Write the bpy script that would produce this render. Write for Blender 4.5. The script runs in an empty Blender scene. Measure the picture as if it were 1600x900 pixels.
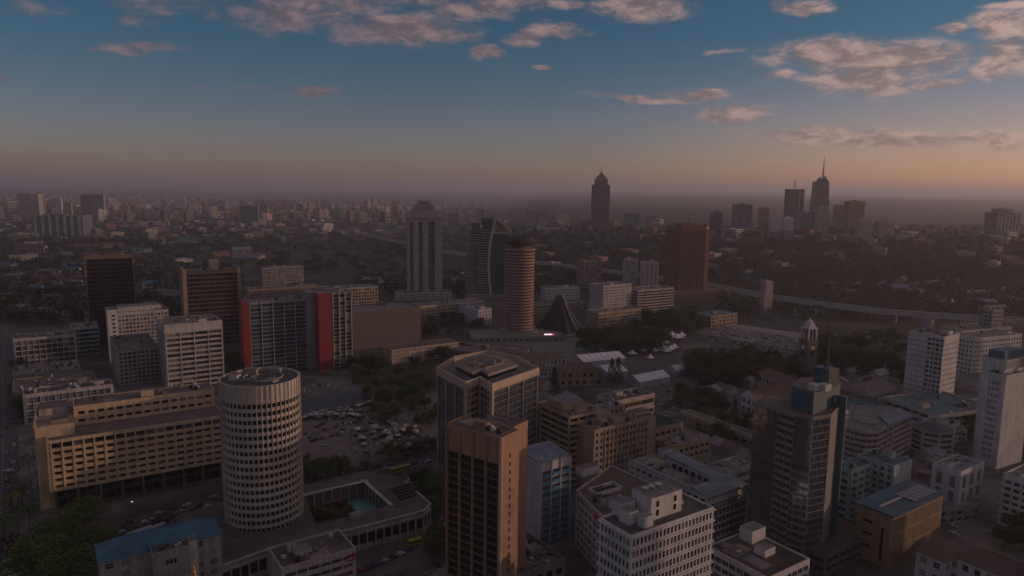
import bpy, math, random
import numpy as np
from math import sin, cos, pi, radians, sqrt, atan2, degrees
random.seed(11)
S = bpy.context.scene
COL = S.collection

# ------------------------------------------------------------------ camera
FPX, CAMH = 1111.0, 155.0
PITCH, ROLL = math.atan(155 / FPX), radians(0.75)
cam = bpy.data.objects.new('camera', bpy.data.cameras.new('camera'))
COL.objects.link(cam)
cam.data.sensor_width = 36.0
cam.data.lens = 36.0 * FPX / 1600.0
cam.data.clip_start, cam.data.clip_end = 1.0, 200000.0
from mathutils import Matrix, Vector
cam.matrix_world = Matrix.Translation((0, 0, CAMH)) @ Matrix.Rotation(pi / 2 - PITCH, 4, 'X') @ Matrix.Rotation(ROLL, 4, 'Z')
S.camera = cam

# ------------------------------------------------------------------ world: low evening sun, broken cloud
SUN_AZ, SUN_EL = radians(82), radians(4.8)      # azimuth measured from +Y towards +X
W = bpy.data.worlds.new('World'); S.world = W; W.use_nodes = True
wn, wl = W.node_tree.nodes, W.node_tree.links
wn.clear()
def N(t, nt=None, **k):
    n = (nt or wn).new(t)
    for a, b in k.items(): setattr(n, a, b)
    return n
def mth(op, a, b=None, c=None, clamp=False):
    n = N('ShaderNodeMath', operation=op, use_clamp=clamp)
    for i, v in enumerate((a, b, c)):
        if v is None: continue
        if isinstance(v, (int, float)): n.inputs[i].default_value = v
        else: wl.new(v, n.inputs[i])
    return n.outputs[0]
def vm(op, a, b=None, out=0):
    n = N('ShaderNodeVectorMath', operation=op)
    for i, v in enumerate((a, b)):
        if v is None: continue
        if isinstance(v, tuple): n.inputs[i].default_value = v
        else: wl.new(v, n.inputs[i])
    return n.outputs[out]
def mixc(f, a, b, blend='MIX'):
    n = N('ShaderNodeMix', data_type='RGBA', blend_type=blend)
    for i, v in ((0, f), (6, a), (7, b)):
        if isinstance(v, (int, float)): n.inputs[i].default_value = v
        elif isinstance(v, tuple): n.inputs[i].default_value = (*v, 1)
        else: wl.new(v, n.inputs[i])
    return n.outputs[2]
def mapr(v, a, b, c=0, d=1, smooth=True):
    n = N('ShaderNodeMapRange', interpolation_type='SMOOTHSTEP' if smooth else 'LINEAR')
    wl.new(v, n.inputs[0])
    for i, x in zip((1, 2, 3, 4), (a, b, c, d)): n.inputs[i].default_value = x
    return n.outputs[0]
sky = N('ShaderNodeTexSky', sky_type='NISHITA', sun_disc=False, sun_elevation=SUN_EL, sun_rotation=SUN_AZ,
        altitude=1700, air_density=1.0, dust_density=2.0, ozone_density=2.5)
tc = N('ShaderNodeTexCoord')
D = vm('NORMALIZE', tc.outputs['Generated'])
sep = N('ShaderNodeSeparateXYZ'); wl.new(D, sep.inputs[0])
dz = mth('MAXIMUM', sep.outputs[2], 0.02)
px_, py_ = mth('DIVIDE', sep.outputs[0], dz), mth('DIVIDE', sep.outputs[1], dz)
cmb = N('ShaderNodeCombineXYZ'); wl.new(px_, cmb.inputs[0]); wl.new(py_, cmb.inputs[1])
P = cmb.outputs[0]                               # position on the flat cloud layer
def noise(vec, scale, detail=6, rough=.6, dist=0.0, off=(0, 0, 0)):
    v = vm('ADD', vec, off)
    n = N('ShaderNodeTexNoise'); wl.new(v, n.inputs['Vector'])
    n.inputs['Scale'].default_value = scale; n.inputs['Detail'].default_value = detail
    n.inputs['Roughness'].default_value = rough; n.inputs['Distortion'].default_value = dist
    return n.outputs['Fac']
def cray(x, y):
    u, v = (x - 800) / FPX, (450 - y) / FPX
    d = cam.matrix_world.to_3x3() @ Vector((u, v, -1)); return d
Q0 = N('ShaderNodeCombineXYZ'); wl.new(mth('DIVIDE', sep.outputs[0], mth('MAXIMUM', sep.outputs[1], .05)), Q0.inputs[0]); wl.new(mth('DIVIDE', sep.outputs[2], mth('MAXIMUM', sep.outputs[1], .05)), Q0.inputs[1])
DS = vm('MULTIPLY', D, (1, 1, 2.5))
warp = N('ShaderNodeTexNoise'); wl.new(DS, warp.inputs['Vector']); warp.inputs['Scale'].default_value = 9; warp.inputs['Detail'].default_value = 5
QW = vm('ADD', Q0.outputs[0], vm('MULTIPLY', vm('SUBTRACT', warp.outputs['Color'], (.5, .5, .5)), (.14, .045, 0)))
acc = None
for (x, y, hw, hh, wt) in ((300, 10, 150, 30, .62), (450, 25, 130, 30, .95), (610, 45, 120, 30, 1.1), (540, 12, 150, 20, .9), (190, 75, 85, 11, .85), (30, 10, 90, 20, .5), (740, 8, 190, 20, 1.0), (230, 30, 60, 14, .6),
                           (755, 77, 38, 15, 1.1), (850, 55, 66, 14, 1.1), (1020, 14, 100, 20, 1.05), (1250, 13, 36, 14, 1.05), (840, 100, 18, 6, .9), (880, 14, 60, 12, .9),
                           (1340, 88, 180, 34, 1.2), (1350, 125, 120, 28, 1.15), (1580, 45, 80, 32, 1.2), (1570, 98, 80, 34, 1.15), (1472, 46, 26, 12, 1), (1220, 119, 42, 8, 1), (1470, 132, 60, 9, .85), (1580, 6, 40, 10, 1),
                           (1030, 154, 115, 8, 1.05), (1090, 145, 50, 13, 1.1), (1165, 180, 68, 17, 1), (1340, 214, 200, 19, 1.15), (1560, 216, 90, 16, 1.05), (480, 148, 42, 7, .9), (1120, 77, 26, 5, .8), (20, 120, 34, 8, .6), (400, 135, 40, 6, .5), (300, 135, 30, 6, .5)):
    c_ = cray(x, y); cx, cyy = c_.x / c_.y, c_.z / c_.y; e_ = cray(x + hw, y); f_ = cray(x, y - hh)
    m = N('ShaderNodeMapping', vector_type='TEXTURE'); wl.new(QW, m.inputs[0])
    m.inputs[1].default_value = (cx, cyy, 0); m.inputs[2].default_value = (0, 0, -ROLL); m.inputs[3].default_value = ((e_.x / e_.y - cx) * 1.2, (f_.z / f_.y - cyy) * 1.25, 1)
    f = mth('MULTIPLY', mapr(vm('LENGTH', m.outputs[0], out=1), 1.3, 0.1), wt)
    acc = f if acc is None else mth('MAXIMUM', acc, f)
acc = mth('MULTIPLY', acc, mapr(sep.outputs[1], .2, .4))
# broken cloud outside the frame and overhead, unseen, its cover raised for ambient light
away = mapr(mth('ABSOLUTE', Q0.outputs[0]) if False else mth('ABSOLUTE', mth('DIVIDE', sep.outputs[0], mth('MAXIMUM', sep.outputs[1], .001))), .76, 1.0)
outside = mth('MAXIMUM', away, mapr(sep.outputs[2], .275, .36))
field = mapr(noise(DS, 2.6, 4, .55, off=(31, 7, 0)), .34, .60)
acc = mth('MAXIMUM', acc, mth('MULTIPLY', field, outside))
n1 = noise(DS, 15, 11, .68, .3)
n2 = noise(DS, 46, 6, .62, .2, (5, 2, 0))
body = mth('ADD', n1, mth('MULTIPLY', n2, .35))
dens = mth('MULTIPLY', mapr(mth('ADD', body, mth('MULTIPLY', acc, .55)), .79, 1.30), mapr(acc, .02, .5))
dens = mth('MULTIPLY', dens, mapr(sep.outputs[2], .03, .06))
sund = (sin(SUN_AZ) * cos(SUN_EL), cos(SUN_AZ) * cos(SUN_EL), sin(SUN_EL))
lit = mapr(mth('SUBTRACT', n1, noise(DS, 15, 11, .68, .3, (.012, .003, .016))), -.11, .14)     # this side minus the side nearer the sun
toward = mapr(vm('DOT_PRODUCT', D, sund, out=1), -.2, .95)
EMIS = .098
# ---- tint of the clear air (dusty tropical evening)
warm = mixc(mapr(sep.outputs[2], .04, .215), (1.80, 1.20, 1.28), (.74, 1.08, 1.14))
skyc = mixc(1.0, sky.outputs[0], mixc(mth('MULTIPLY', mapr(sep.outputs[2], .20, .02), mapr(toward, .25, .85)), warm, (2.9, 1.52, 1.34)), 'MULTIPLY')
cl_lo = mixc(toward, (1.9, 1.45, 1.65), (3.8, 2.75, 2.5))
cl_hi = mixc(toward, (3.9, 2.65, 2.8), (9.4, 6.2, 5.2))
cloud = mixc(lit, cl_lo, cl_hi)
final = mixc(mth('MULTIPLY', dens, .85), skyc, cloud)
bg = N('ShaderNodeBackground'); wl.new(final, bg.inputs[0]); bg.inputs[1].default_value = EMIS
wo = N('ShaderNodeOutputWorld'); wl.new(bg.outputs[0], wo.inputs[0])

sun = bpy.data.objects.new('sun', bpy.data.lights.new('sun', 'SUN')); COL.objects.link(sun)
sun.data.energy, sun.data.angle, sun.data.color = 2.3, radians(0.6), (1.0, .61, .42)
sun.rotation_euler = (pi / 2 - SUN_EL, 0, pi - SUN_AZ)

S.view_settings.view_transform = 'Standard'; S.view_settings.look = 'None'
S.view_settings.exposure, S.view_settings.gamma = -0.60, 1.0
HAZE = 1.0e-4
S.render.engine = 'CYCLES'
cy = S.cycles
cy.use_denoising = True
try: cy.denoiser = 'OPENIMAGEDENOISE'
except Exception: pass
cy.max_bounces, cy.diffuse_bounces, cy.glossy_bounces, cy.transmission_bounces, cy.volume_bounces, cy.transparent_max_bounces = 5, 2, 2, 2, 1, 8
cy.sample_clamp_indirect = 4.0

# ------------------------------------------------------------------ survey helper: where the sight line through a picture point meets height z
_cr = cam.matrix_world.to_3x3()
def ray(px, py): return _cr @ Vector(((px - 800) / FPX, (450 - py) / FPX, -1))
def G(px, py, z=0.0):
    d = ray(px, py); t = (z - CAMH) / d.z
    return (t * d.x, t * d.y)
def sstep(a, b, x):
    t = min(1, max(0, (x - a) / (b - a))); return t * t * (3 - 2 * t)
def terrain(x, y):
    h = 48 * sstep(1150, 1850, y + .1 * x) * sstep(-450, 150, x - .05 * y)
    h += 30 * sstep(3500, 9000, y) * sstep(0, 3000, x)
    r = sqrt(x * x + y * y)
    if r > 9000:
        a = atan2(x, y)
        h += sstep(15000, 52000, r) * (120 + 22 * sin(a * 9 + 1) + 12 * sin(a * 23) + 6 * sin(a * 61 + 2))
    return h
def T(px, py):
    """ground point under a picture point, on the terrain"""
    z = 0.0
    for _ in range(12):
        x, y = G(px, py, z); z = .5 * z + .5 * terrain(x, y)
    return x, y, terrain(x, y)

# ------------------------------------------------------------------ materials
MATS = {}
def bsdf(key):
    m = bpy.data.materials.new(key); m.use_nodes = True
    return m, m.node_tree.nodes, m.node_tree.links, m.node_tree.nodes['Principled BSDF']
def mnode(nt, t, **k):
    n = nt.nodes.new(t)
    for a, b in k.items(): setattr(n, a, b)
    return n
def wmix(nt, f, a, b, blend='MIX'):
    n = mnode(nt, 'ShaderNodeMix', data_type='RGBA', blend_type=blend)
    for i, v in ((0, f), (6, a), (7, b)):
        if isinstance(v, (int, float)): n.inputs[i].default_value = v
        elif isinstance(v, tuple): n.inputs[i].default_value = (*v, 1)
        else: nt.links.new(v, n.inputs[i])
    return n.outputs[2]
def wnoise(nt, scale, detail=4, vec=None, sc3=None, rough=.6):
    g = vec
    if g is None:
        g = mnode(nt, 'ShaderNodeNewGeometry').outputs['Position']
    if sc3:
        mp = mnode(nt, 'ShaderNodeMapping'); nt.links.new(g, mp.inputs[0]); mp.inputs[3].default_value = sc3; g = mp.outputs[0]
    n = mnode(nt, 'ShaderNodeTexNoise'); nt.links.new(g, n.inputs['Vector'])
    n.inputs['Scale'].default_value = scale; n.inputs['Detail'].default_value = detail; n.inputs['Roughness'].default_value = rough
    return n.outputs['Fac']
def wramp(nt, f, a, b):
    n = mnode(nt, 'ShaderNodeMapRange'); nt.links.new(f, n.inputs[0]); n.inputs[1].default_value = a; n.inputs[2].default_value = b
    return n.outputs[0]
def wall(key, col, stain=.35, rough=.88):
    """painted / rendered / concrete wall with rain streaks and blotches"""
    if key in MATS: return MATS[key]
    m, ns, ls, p = bsdf(key); nt = m.node_tree
    streak = wramp(nt, wnoise(nt, 1.0, 6, sc3=(.75, .75, .05)), .42, .66)
    blotch = wramp(nt, wnoise(nt, .11, 6), .40, .70)
    fine = wnoise(nt, 2.6, 3)
    c = wmix(nt, streak, col, tuple(v * (1 - stain) for v in col))
    c2 = wmix(nt, blotch, c, wmix(nt, .28, c, (.10, .085, .07)))
    c3 = wmix(nt, wramp(nt, fine, .3, .7), c2, wmix(nt, .18, c2, (.02, .02, .02)))
    ls.new(c3, p.inputs['Base Color']); p.inputs['Roughness'].default_value = rough
    MATS[key] = m; return m
def plain(key, col, rough=.7, metal=0.0, vary=.15, emit=None, estr=0):
    if key in MATS: return MATS[key]
    m, ns, ls, p = bsdf(key); nt = m.node_tree
    c = wmix(nt, wramp(nt, wnoise(nt, .9, 4), .35, .7), col, tuple(v * (1 - vary) for v in col))
    ls.new(c, p.inputs['Base Color']); p.inputs['Roughness'].default_value = rough; p.inputs['Metallic'].default_value = metal
    if emit: p.inputs['Emission Color'].default_value = (*emit, 1); p.inputs['Emission Strength'].default_value = estr
    MATS[key] = m; return m
def glass(key, tint, curtain=(.32, .29, .26), share=.5, rough=.12, metal=0.0):
    """window glass over a dark room; some panes have curtains or blinds behind them"""
    if key in MATS: return MATS[key]
    m, ns, ls, p = bsdf(key); nt = m.node_tree
    oi, ge = mnode(nt, 'ShaderNodeObjectInfo'), mnode(nt, 'ShaderNodeNewGeometry')
    ad = mnode(nt, 'ShaderNodeMath', operation='ADD'); ls.new(oi.outputs['Random'], ad.inputs[0]); ls.new(ge.outputs['Random Per Island'], ad.inputs[1])
    fr = mnode(nt, 'ShaderNodeMath', operation='FRACT'); ls.new(ad.outputs[0], fr.inputs[0])
    f = wramp(nt, fr.outputs[0], 1 - share, 1.0)
    dark = wmix(nt, fr.outputs[0], tint, tuple(v * .45 for v in tint))
    ls.new(wmix(nt, f, dark, curtain), p.inputs['Base Color'])
    p.inputs['Roughness'].default_value = rough; p.inputs['IOR'].default_value = 1.5; p.inputs['Metallic'].default_value = metal
    bp = mnode(nt, 'ShaderNodeBump'); bp.inputs['Strength'].default_value = .12; bp.inputs['Distance'].default_value = .3
    ls.new(wnoise(nt, .5, 2), bp.inputs['Height']); ls.new(bp.outputs[0], p.inputs['Normal'])
    MATS[key] = m; return m
def roofmat(key, col, rib=0.0):
    """flat roof screed with ponding stains, or ribbed sheet when rib > 0"""
    if key in MATS: return MATS[key]
    m, ns, ls, p = bsdf(key); nt = m.node_tree
    a = wramp(nt, wnoise(nt, .16, 7), .38, .68); b = wramp(nt, wnoise(nt, .7, 5), .45, .75)
    c = wmix(nt, a, col, tuple(v * .55 for v in col)); c = wmix(nt, b, c, wmix(nt, .4, c, (.16, .13, .11)))
    ls.new(c, p.inputs['Base Color']); p.inputs['Roughness'].default_value = .9 if not rib else .5
    if rib:
        oc = mnode(nt, 'ShaderNodeTexCoord').outputs['Object']
        wv = mnode(nt, 'ShaderNodeTexWave'); ls.new(oc, wv.inputs['Vector']); wv.inputs['Scale'].default_value = rib
        bp = mnode(nt, 'ShaderNodeBump'); bp.inputs['Strength'].default_value = .5; bp.inputs['Distance'].default_value = .2
        ls.new(wv.outputs['Fac'], bp.inputs['Height']); ls.new(bp.outputs[0], p.inputs['Normal'])
    MATS[key] = m; return m
def objcol(key, dark=1.0, rough=.85):
    if key in MATS: return MATS[key]
    m, ns, ls, p = bsdf(key); nt = m.node_tree
    oi = mnode(nt, 'ShaderNodeObjectInfo')
    c = wmix(nt, 1.0, oi.outputs['Color'], (dark, dark, dark), 'MULTIPLY')
    c = wmix(nt, wramp(nt, wnoise(nt, .2, 5), .4, .7), c, wmix(nt, .35, c, (.05, .04, .035)))
    ls.new(c, p.inputs['Base Color']); p.inputs['Roughness'].default_value = rough
    MATS[key] = m; return m
CONC = wall('concrete', (.34, .32, .295)); CREAM = wall('cream_render', (.60, .48, .36)); WHITE = wall('white_render', (.76, .74, .74), .25)
OFFW = wall('offwhite_render', (.62, .59, .56)); GREYW = wall('grey_render', (.37, .36, .365)); YELLOW = wall('ochre_render', (.78, .58, .37), .3)
BROWN = wall('brown_cladding', (.46, .27, .17), .2); BEIGE = wall('beige_render', (.52, .40, .29)); TERRA = wall('terracotta', (.46, .28, .215), .25)
RED = wall('red_panel', (.30, .014, .024), .15, .6); MINT = wall('mint_render', (.50, .62, .61), .3); PINKW = wall('pinkish_render', (.58, .48, .45))
BRICKR = wall('brick_red', (.32, .135, .10)); DARKB = wall('dark_brown_render', (.20, .155, .125), .3); TANW = wall('tan_render', (.42, .315, .22)); BLUEGW = wall('bluegrey_render', (.24, .28, .34))
DG = glass('glass_dark', (.022, .022, .026)); BG = glass('glass_blue', (.026, .058, .092), (.13, .16, .20), .3); TG = glass('glass_teal', (.02, .07, .085), (.05, .12, .14), .25, .08)
BRG = glass('glass_bronze', (.035, .022, .014), (.10, .075, .05), .3); BLK = glass('glass_black', (.012, .012, .015), (.04, .035, .03), .3)
LITE = glass('glass_curtained', (.05, .05, .055), (.30, .25, .2), .5); WARMG = glass('glass_reflective', (.34, .40, .46), (.40, .40, .38), .3, .06, .85)
FRAME_W = plain('frame_white', (.5, .48, .46)); FRAME_D = plain('frame_dark', (.04, .038, .036), .5); STEEL = plain('steel', (.22, .22, .23), .4, .7); METALW = plain('tank_white', (.5, .5, .5), .5)
RF_BROWN = roofmat('roof_brown', (.22, .165, .145)); RF_GREY = roofmat('roof_grey', (.27, .255, .25)); RF_DARK = roofmat('roof_dark', (.12, .105, .10)); RF_TAN = roofmat('roof_tan', (.36, .285, .225))
RF_BLUE = roofmat('sheet_blue', (.045, .19, .31), 1.2); RF_TEAL = roofmat('sheet_teal', (.05, .19, .22), 1.2); RF_RED = roofmat('tile_red', (.22, .09, .065), 2.0); RF_METAL = roofmat('sheet_grey', (.26, .30, .37), 1.2); RF_GREEN = roofmat('court_green', (.02, .075, .05)); RF_BRT = roofmat('tile_brown', (.17, .10, .075), 2.0)
BLACK = plain('black_void', (.012, .012, .012), .9); DARKM = plain('dark_metal', (.05, .05, .055), .5, .4); TANK = plain('tank_black', (.015, .015, .016), .6)
WOODM = plain('bark', (.09, .06, .04), .95)

# ------------------------------------------------------------------ mesh helpers
def link(o, parent=None, kind=None):
    COL.objects.link(o)
    if parent: o.parent = parent
    if kind: o['kind'] = kind
    return o
def tag(o, label, cat=None, group=None, kind=None):
    o['label'] = label
    if cat: o['category'] = cat
    if group: o['group'] = group
    if kind: o['kind'] = kind
    return o
def thing(name, label, cat, loc=(0, 0, 0), rz=0.0, group=None):
    o = bpy.data.objects.new(name, None); COL.objects.link(o)
    o.empty_display_size = .5; o.location = loc; o.rotation_euler = (0, 0, rz)
    return tag(o, label, cat, group)
class MB:
    def __init__(s): s.v, s.f, s.m = [], [], []
    def poly(s, pts, mi=0):
        i = len(s.v); s.v.extend(pts); s.f.append(tuple(range(i, i + len(pts)))); s.m.append(mi)
    def box(s, x0, y0, z0, x1, y1, z1, mi=0):
        i = len(s.v)
        s.v += [(x0, y0, z0), (x1, y0, z0), (x1, y1, z0), (x0, y1, z0), (x0, y0, z1), (x1, y0, z1), (x1, y1, z1), (x0, y1, z1)]
        for f in ((0, 3, 2, 1), (4, 5, 6, 7), (0, 1, 5, 4), (1, 2, 6, 5), (2, 3, 7, 6), (3, 0, 4, 7)):
            s.f.append(tuple(i + k for k in f)); s.m.append(mi)
    def bar(s, a, b, t, mi=0):
        """square bar from a to b"""
        a, b = Vector(a), Vector(b); d = (b - a).normalized()
        u = d.cross(Vector((0, 0, 1)) if abs(d.z) < .95 else Vector((1, 0, 0))).normalized() * t / 2; w = d.cross(u).normalized() * t / 2
        i = len(s.v)
        for q in (a, b): s.v += [tuple(q + u + w), tuple(q - u + w), tuple(q - u - w), tuple(q + u - w)]
        for f in ((3, 2, 1, 0), (4, 5, 6, 7), (0, 1, 5, 4), (1, 2, 6, 5), (2, 3, 7, 6), (3, 0, 4, 7)): s.f.append(tuple(i + k for k in f)); s.m.append(mi)
    def prism(s, pl, z0, z1, ms=0, mt=0, bottom=True):
        n = len(pl)
        for k in range(n):
            a, b = pl[k], pl[(k + 1) % n]
            s.poly([(*a, z0), (*b, z0), (*b, z1), (*a, z1)], ms)
        s.poly([(*p, z1) for p in pl], mt)
        if bottom: s.poly([(*p, z0) for p in reversed(pl)], ms)
    def lathe(s, prof, n=24, c=(0, 0), mi=0, caps=True):
        i = len(s.v)
        for r, z in prof:
            for k in range(n): s.v.append((c[0] + r * cos(2 * pi * k / n), c[1] + r * sin(2 * pi * k / n), z))
        for j in range(len(prof) - 1):
            for k in range(n):
                s.f.append((i + j * n + k, i + j * n + (k + 1) % n, i + (j + 1) * n + (k + 1) % n, i + (j + 1) * n + k)); s.m.append(mi)
        if caps:
            s.f.append(tuple(i + k for k in reversed(range(n)))); s.m.append(mi)
            s.f.append(tuple(i + (len(prof) - 1) * n + k for k in range(n))); s.m.append(mi)
    def mesh(s, name, mats, smooth=False):
        me = bpy.data.meshes.new(name); me.from_pydata(s.v, [], s.f)
        for m in mats: me.materials.append(m)
        if len(mats) > 1: me.polygons.foreach_set('material_index', s.m)
        if smooth: me.polygons.foreach_set('use_smooth', [True] * len(s.f))
        me.update(); return me
    def build(s, name, mats, parent=None, kind=None, smooth=False, loc=None, rz=0):
        if not isinstance(mats, (list, tuple)): mats = [mats]
        o = bpy.data.objects.new(name, s.mesh(name, mats, smooth)); link(o, parent, kind)
        if loc: o.location = loc
        o.rotation_euler = (0, 0, rz); return o
_UB = {}
def ubox(name, parent, mat, c, size, rz=0.0):
    """a box part; alike pieces share one unit mesh per material"""
    if mat.name not in _UB:
        m = MB(); m.box(-.5, -.5, -.5, .5, .5, .5); _UB[mat.name] = m.mesh('unit_box', [mat])
    o = bpy.data.objects.new(name, _UB[mat.name]); link(o, parent)
    o.location, o.scale, o.rotation_euler = c, size, (0, 0, rz); return o
_UP = {}
def upane(gl, fr, nx, nz):
    k = (gl.name, fr.name, nx, nz)
    if k not in _UP:
        m = MB(); m.poly([(-.5, 0, -.5), (.5, 0, -.5), (.5, 0, .5), (-.5, 0, .5)], 0)
        def bar(x0, z0, x1, z1): m.poly([(x0, -.04, z0), (x1, -.04, z0), (x1, -.04, z1), (x0, -.04, z1)], 1); m.poly([(x0, 0, z1), (x0, -.04, z1), (x1, -.04, z1), (x1, 0, z1)], 1)
        for a in range(nx + 1): x = -.5 + a / nx; t = .022; bar(max(-.5, x - t), -.5, min(.5, x + t), .5)
        for a in range(nz + 1): z = -.5 + a / nz; t = .03; bar(-.5, max(-.5, z - t), .5, min(.5, z + t))
        _UP[k] = m.mesh('window_pane', [gl, fr])
    return _UP[k]
TOTAL_PANES = [0]
class Bld:
    """a building: an Empty at a ground corner, walls with real openings, panes set back in them"""
    def __init__(s, name, label, cat, loc, th, wallm, gl, frame=FRAME_D, group=None):
        s.th = radians(th); s.loc = (loc[0], loc[1], loc[2] if len(loc) > 2 else 0.0)
        s.root = thing(name, label, cat, s.loc, s.th, group); s.w, s.gl, s.fr = wallm, gl, frame
        s.wmb, s.panes = MB(), []
    def L(s, wx, wy):
        dx, dy = wx - s.loc[0], wy - s.loc[1]; c, k = cos(s.th), sin(s.th); return (dx * c + dy * k, -dx * k + dy * c)
    def face(s, a, b, z0, z1): s.wmb.poly([(*a, z0), (*b, z0), (*b, z1), (*a, z1)])
    def grid(s, a, b, z0, z1, rows, cols, ww=.6, wh=.5, sill=.3, m=.4, depth=.25, top=0., bot=0., fr=(1, 1), shape='rect', gl=None, skip=None):
        ax, ay = a; L = math.dist(a, b); ux, uy = (b[0] - ax) / L, (b[1] - ay) / L; nx, ny = uy, -ux
        Pt = lambda u, z, dp=0.0: (ax + ux * u - nx * dp, ay + uy * u - ny * dp, z)
        q = lambda u0, w0, u1, w1, dp=0.: s.wmb.poly([Pt(u0, w0, dp), Pt(u1, w0, dp), Pt(u1, w1, dp), Pt(u0, w1, dp)])
        if bot: q(0, z0, L, z0 + bot)
        if top: q(0, z1 - top, L, z1)
        fh, cw = (z1 - z0 - top - bot) / rows, (L - 2 * m) / cols
        gl = gl or s.gl; rz = atan2(uy, ux)
        for r in range(rows):
            zb = z0 + bot + r * fh; wz0 = zb + sill * fh; wz1 = min(zb + fh - .02, wz0 + wh * fh)
            if shape == 'stadium':
                q(0, zb, m, zb + fh); q(L - m, zb, L, zb + fh)
            else:
                if sill > 0: q(0, zb, L, wz0)
                if wz1 < zb + fh - .03: q(0, wz1, L, zb + fh)
                last = 0.0
            for c in range(cols):
                u0 = m + c * cw + (1 - ww) / 2 * cw; u1 = u0 + ww * cw
                if skip and skip(r, c): continue
                if shape == 'stadium':
                    hz, rr = (wz1 - wz0) / 2, (wz1 - wz0) / 2; n = 6; ring = []
                    for k in range(n + 1): t = -pi / 2 + pi * k / n; ring.append((u1 - rr + rr * cos(t), wz0 + hz + rr * sin(t)))
                    for k in range(n + 1): t = pi / 2 + pi * k / n; ring.append((u0 + rr + rr * cos(t), wz0 + hz + rr * sin(t)))
                    cu0, cu1 = m + c * cw, m + c * cw + cw; N2 = len(ring)
                    s.wmb.poly([Pt(cu1, zb), Pt(cu1, zb + fh)] + [Pt(*ring[k]) for k in reversed(range(n + 1))])
                    s.wmb.poly([Pt(cu0, zb + fh), Pt(cu0, zb)] + [Pt(*ring[k]) for k in reversed(range(n + 1, N2))])
                    s.wmb.poly([Pt(cu0, zb), Pt(cu1, zb), Pt(*ring[0]), Pt(*ring[-1])]); s.wmb.poly([Pt(cu1, zb + fh), Pt(cu0, zb + fh), Pt(*ring[n + 1]), Pt(*ring[n])])
                    for k in range(N2):
                        g0, g1 = ring[k], ring[(k + 1) % N2]; s.wmb.poly([Pt(*g0), Pt(*g1), Pt(*g1, depth), Pt(*g0, depth)])
                else:
                    if u0 > last + .001: q(last, wz0, u0, wz1)
                    last = u1
                    if depth > 0:
                        if ww < .999 or c == 0: s.wmb.poly([Pt(u0, wz0), Pt(u0, wz1), Pt(u0, wz1, depth), Pt(u0, wz0, depth)])
                        if ww < .999 or c == cols - 1: s.wmb.poly([Pt(u1, wz1), Pt(u1, wz0), Pt(u1, wz0, depth), Pt(u1, wz1, depth)])
                        s.wmb.poly([Pt(u0, wz0), Pt(u0, wz0, depth), Pt(u1, wz0, depth), Pt(u1, wz0)])
                        s.wmb.poly([Pt(u0, wz1, depth), Pt(u0, wz1), Pt(u1, wz1), Pt(u1, wz1, depth)])
                s.panes.append((Pt((u0 + u1) / 2, (wz0 + wz1) / 2, depth - .02), u1 - u0, wz1 - wz0, rz, (nx, ny), gl, fr))
            if shape != 'stadium' and L > last + .001: q(last, wz0, L, wz1)
    def bands(s, a, b, zs, t, proud, mat=None, name='floor_band', ext=0.0):
        L = math.dist(a, b); ux, uy = (b[0] - a[0]) / L, (b[1] - a[1]) / L; rz = atan2(uy, ux)
        cx, cyy = (a[0] + b[0]) / 2 + uy * proud / 2, (a[1] + b[1]) / 2 - ux * proud / 2
        for z in zs: ubox(name, s.root, mat or s.w, (cx, cyy, z), (L + 2 * ext, proud, t), rz)
    def fins(s, a, b, z0, z1, n, w, proud, mat=None, name='fin', ends=True, m=0.0):
        L = math.dist(a, b); ux, uy = (b[0] - a[0]) / L, (b[1] - a[1]) / L; rz = atan2(uy, ux)
        for k in range(n + 1):
            if not ends and k in (0, n): continue
            u = m + (L - 2 * m) * k / n
            ubox(name, s.root, mat or s.w, (a[0] + ux * u + uy * proud / 2, a[1] + uy * u - ux * proud / 2, (z0 + z1) / 2), (w, proud, z1 - z0), rz)
    def roof(s, pl, z, mat, par=1.0, th=.35, parm=None, name='roof'):
        """deck with a parapet standing round it"""
        m = MB(); m.poly([(*p, z) for p in pl]); m.build(name, mat, s.root)
        if par > 0:
            n = len(pl); inn = []
            for k in range(n):
                p0, p1, p2 = pl[k - 1], pl[k], pl[(k + 1) % n]
                d1, d2 = Vector((p1[0] - p0[0], p1[1] - p0[1])).normalized(), Vector((p2[0] - p1[0], p2[1] - p1[1])).normalized()
                n1, n2 = Vector((-d1.y, d1.x)), Vector((-d2.y, d2.x)); b = n1 + n2
                b = b / max(.3, b.length_squared) * 2 * th if b.length > 1e-3 else n1 * th
                inn.append((p1[0] + b.x, p1[1] + b.y))
            m = MB(); e = .06
            for k in range(n):
                a, b, c, d = pl[k], pl[(k + 1) % n], inn[(k + 1) % n], inn[k]
                m.poly([(*a, z + par), (*b, z + par), (*c, z + par), (*d, z + par)]); m.poly([(*d, z), (*d, z + par), (*c, z + par), (*c, z)])
                m.poly([(*a, z), (*b, z), (*b, z + par), (*a, z + par)])
            m.build('parapet', parm or s.w, s.root)
    def part(s, name, mb, mats, **k): return mb.build(name, mats, s.root, **k)
    def block(s, name, x0, y0, z0, x1, y1, z1, mat, top=None):
        m = MB(); m.box(x0, y0, z0, x1, y1, z1, 0)
        if top: m.m[1] = 1
        return m.build(name, [mat, top] if top else mat, s.root)
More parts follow.
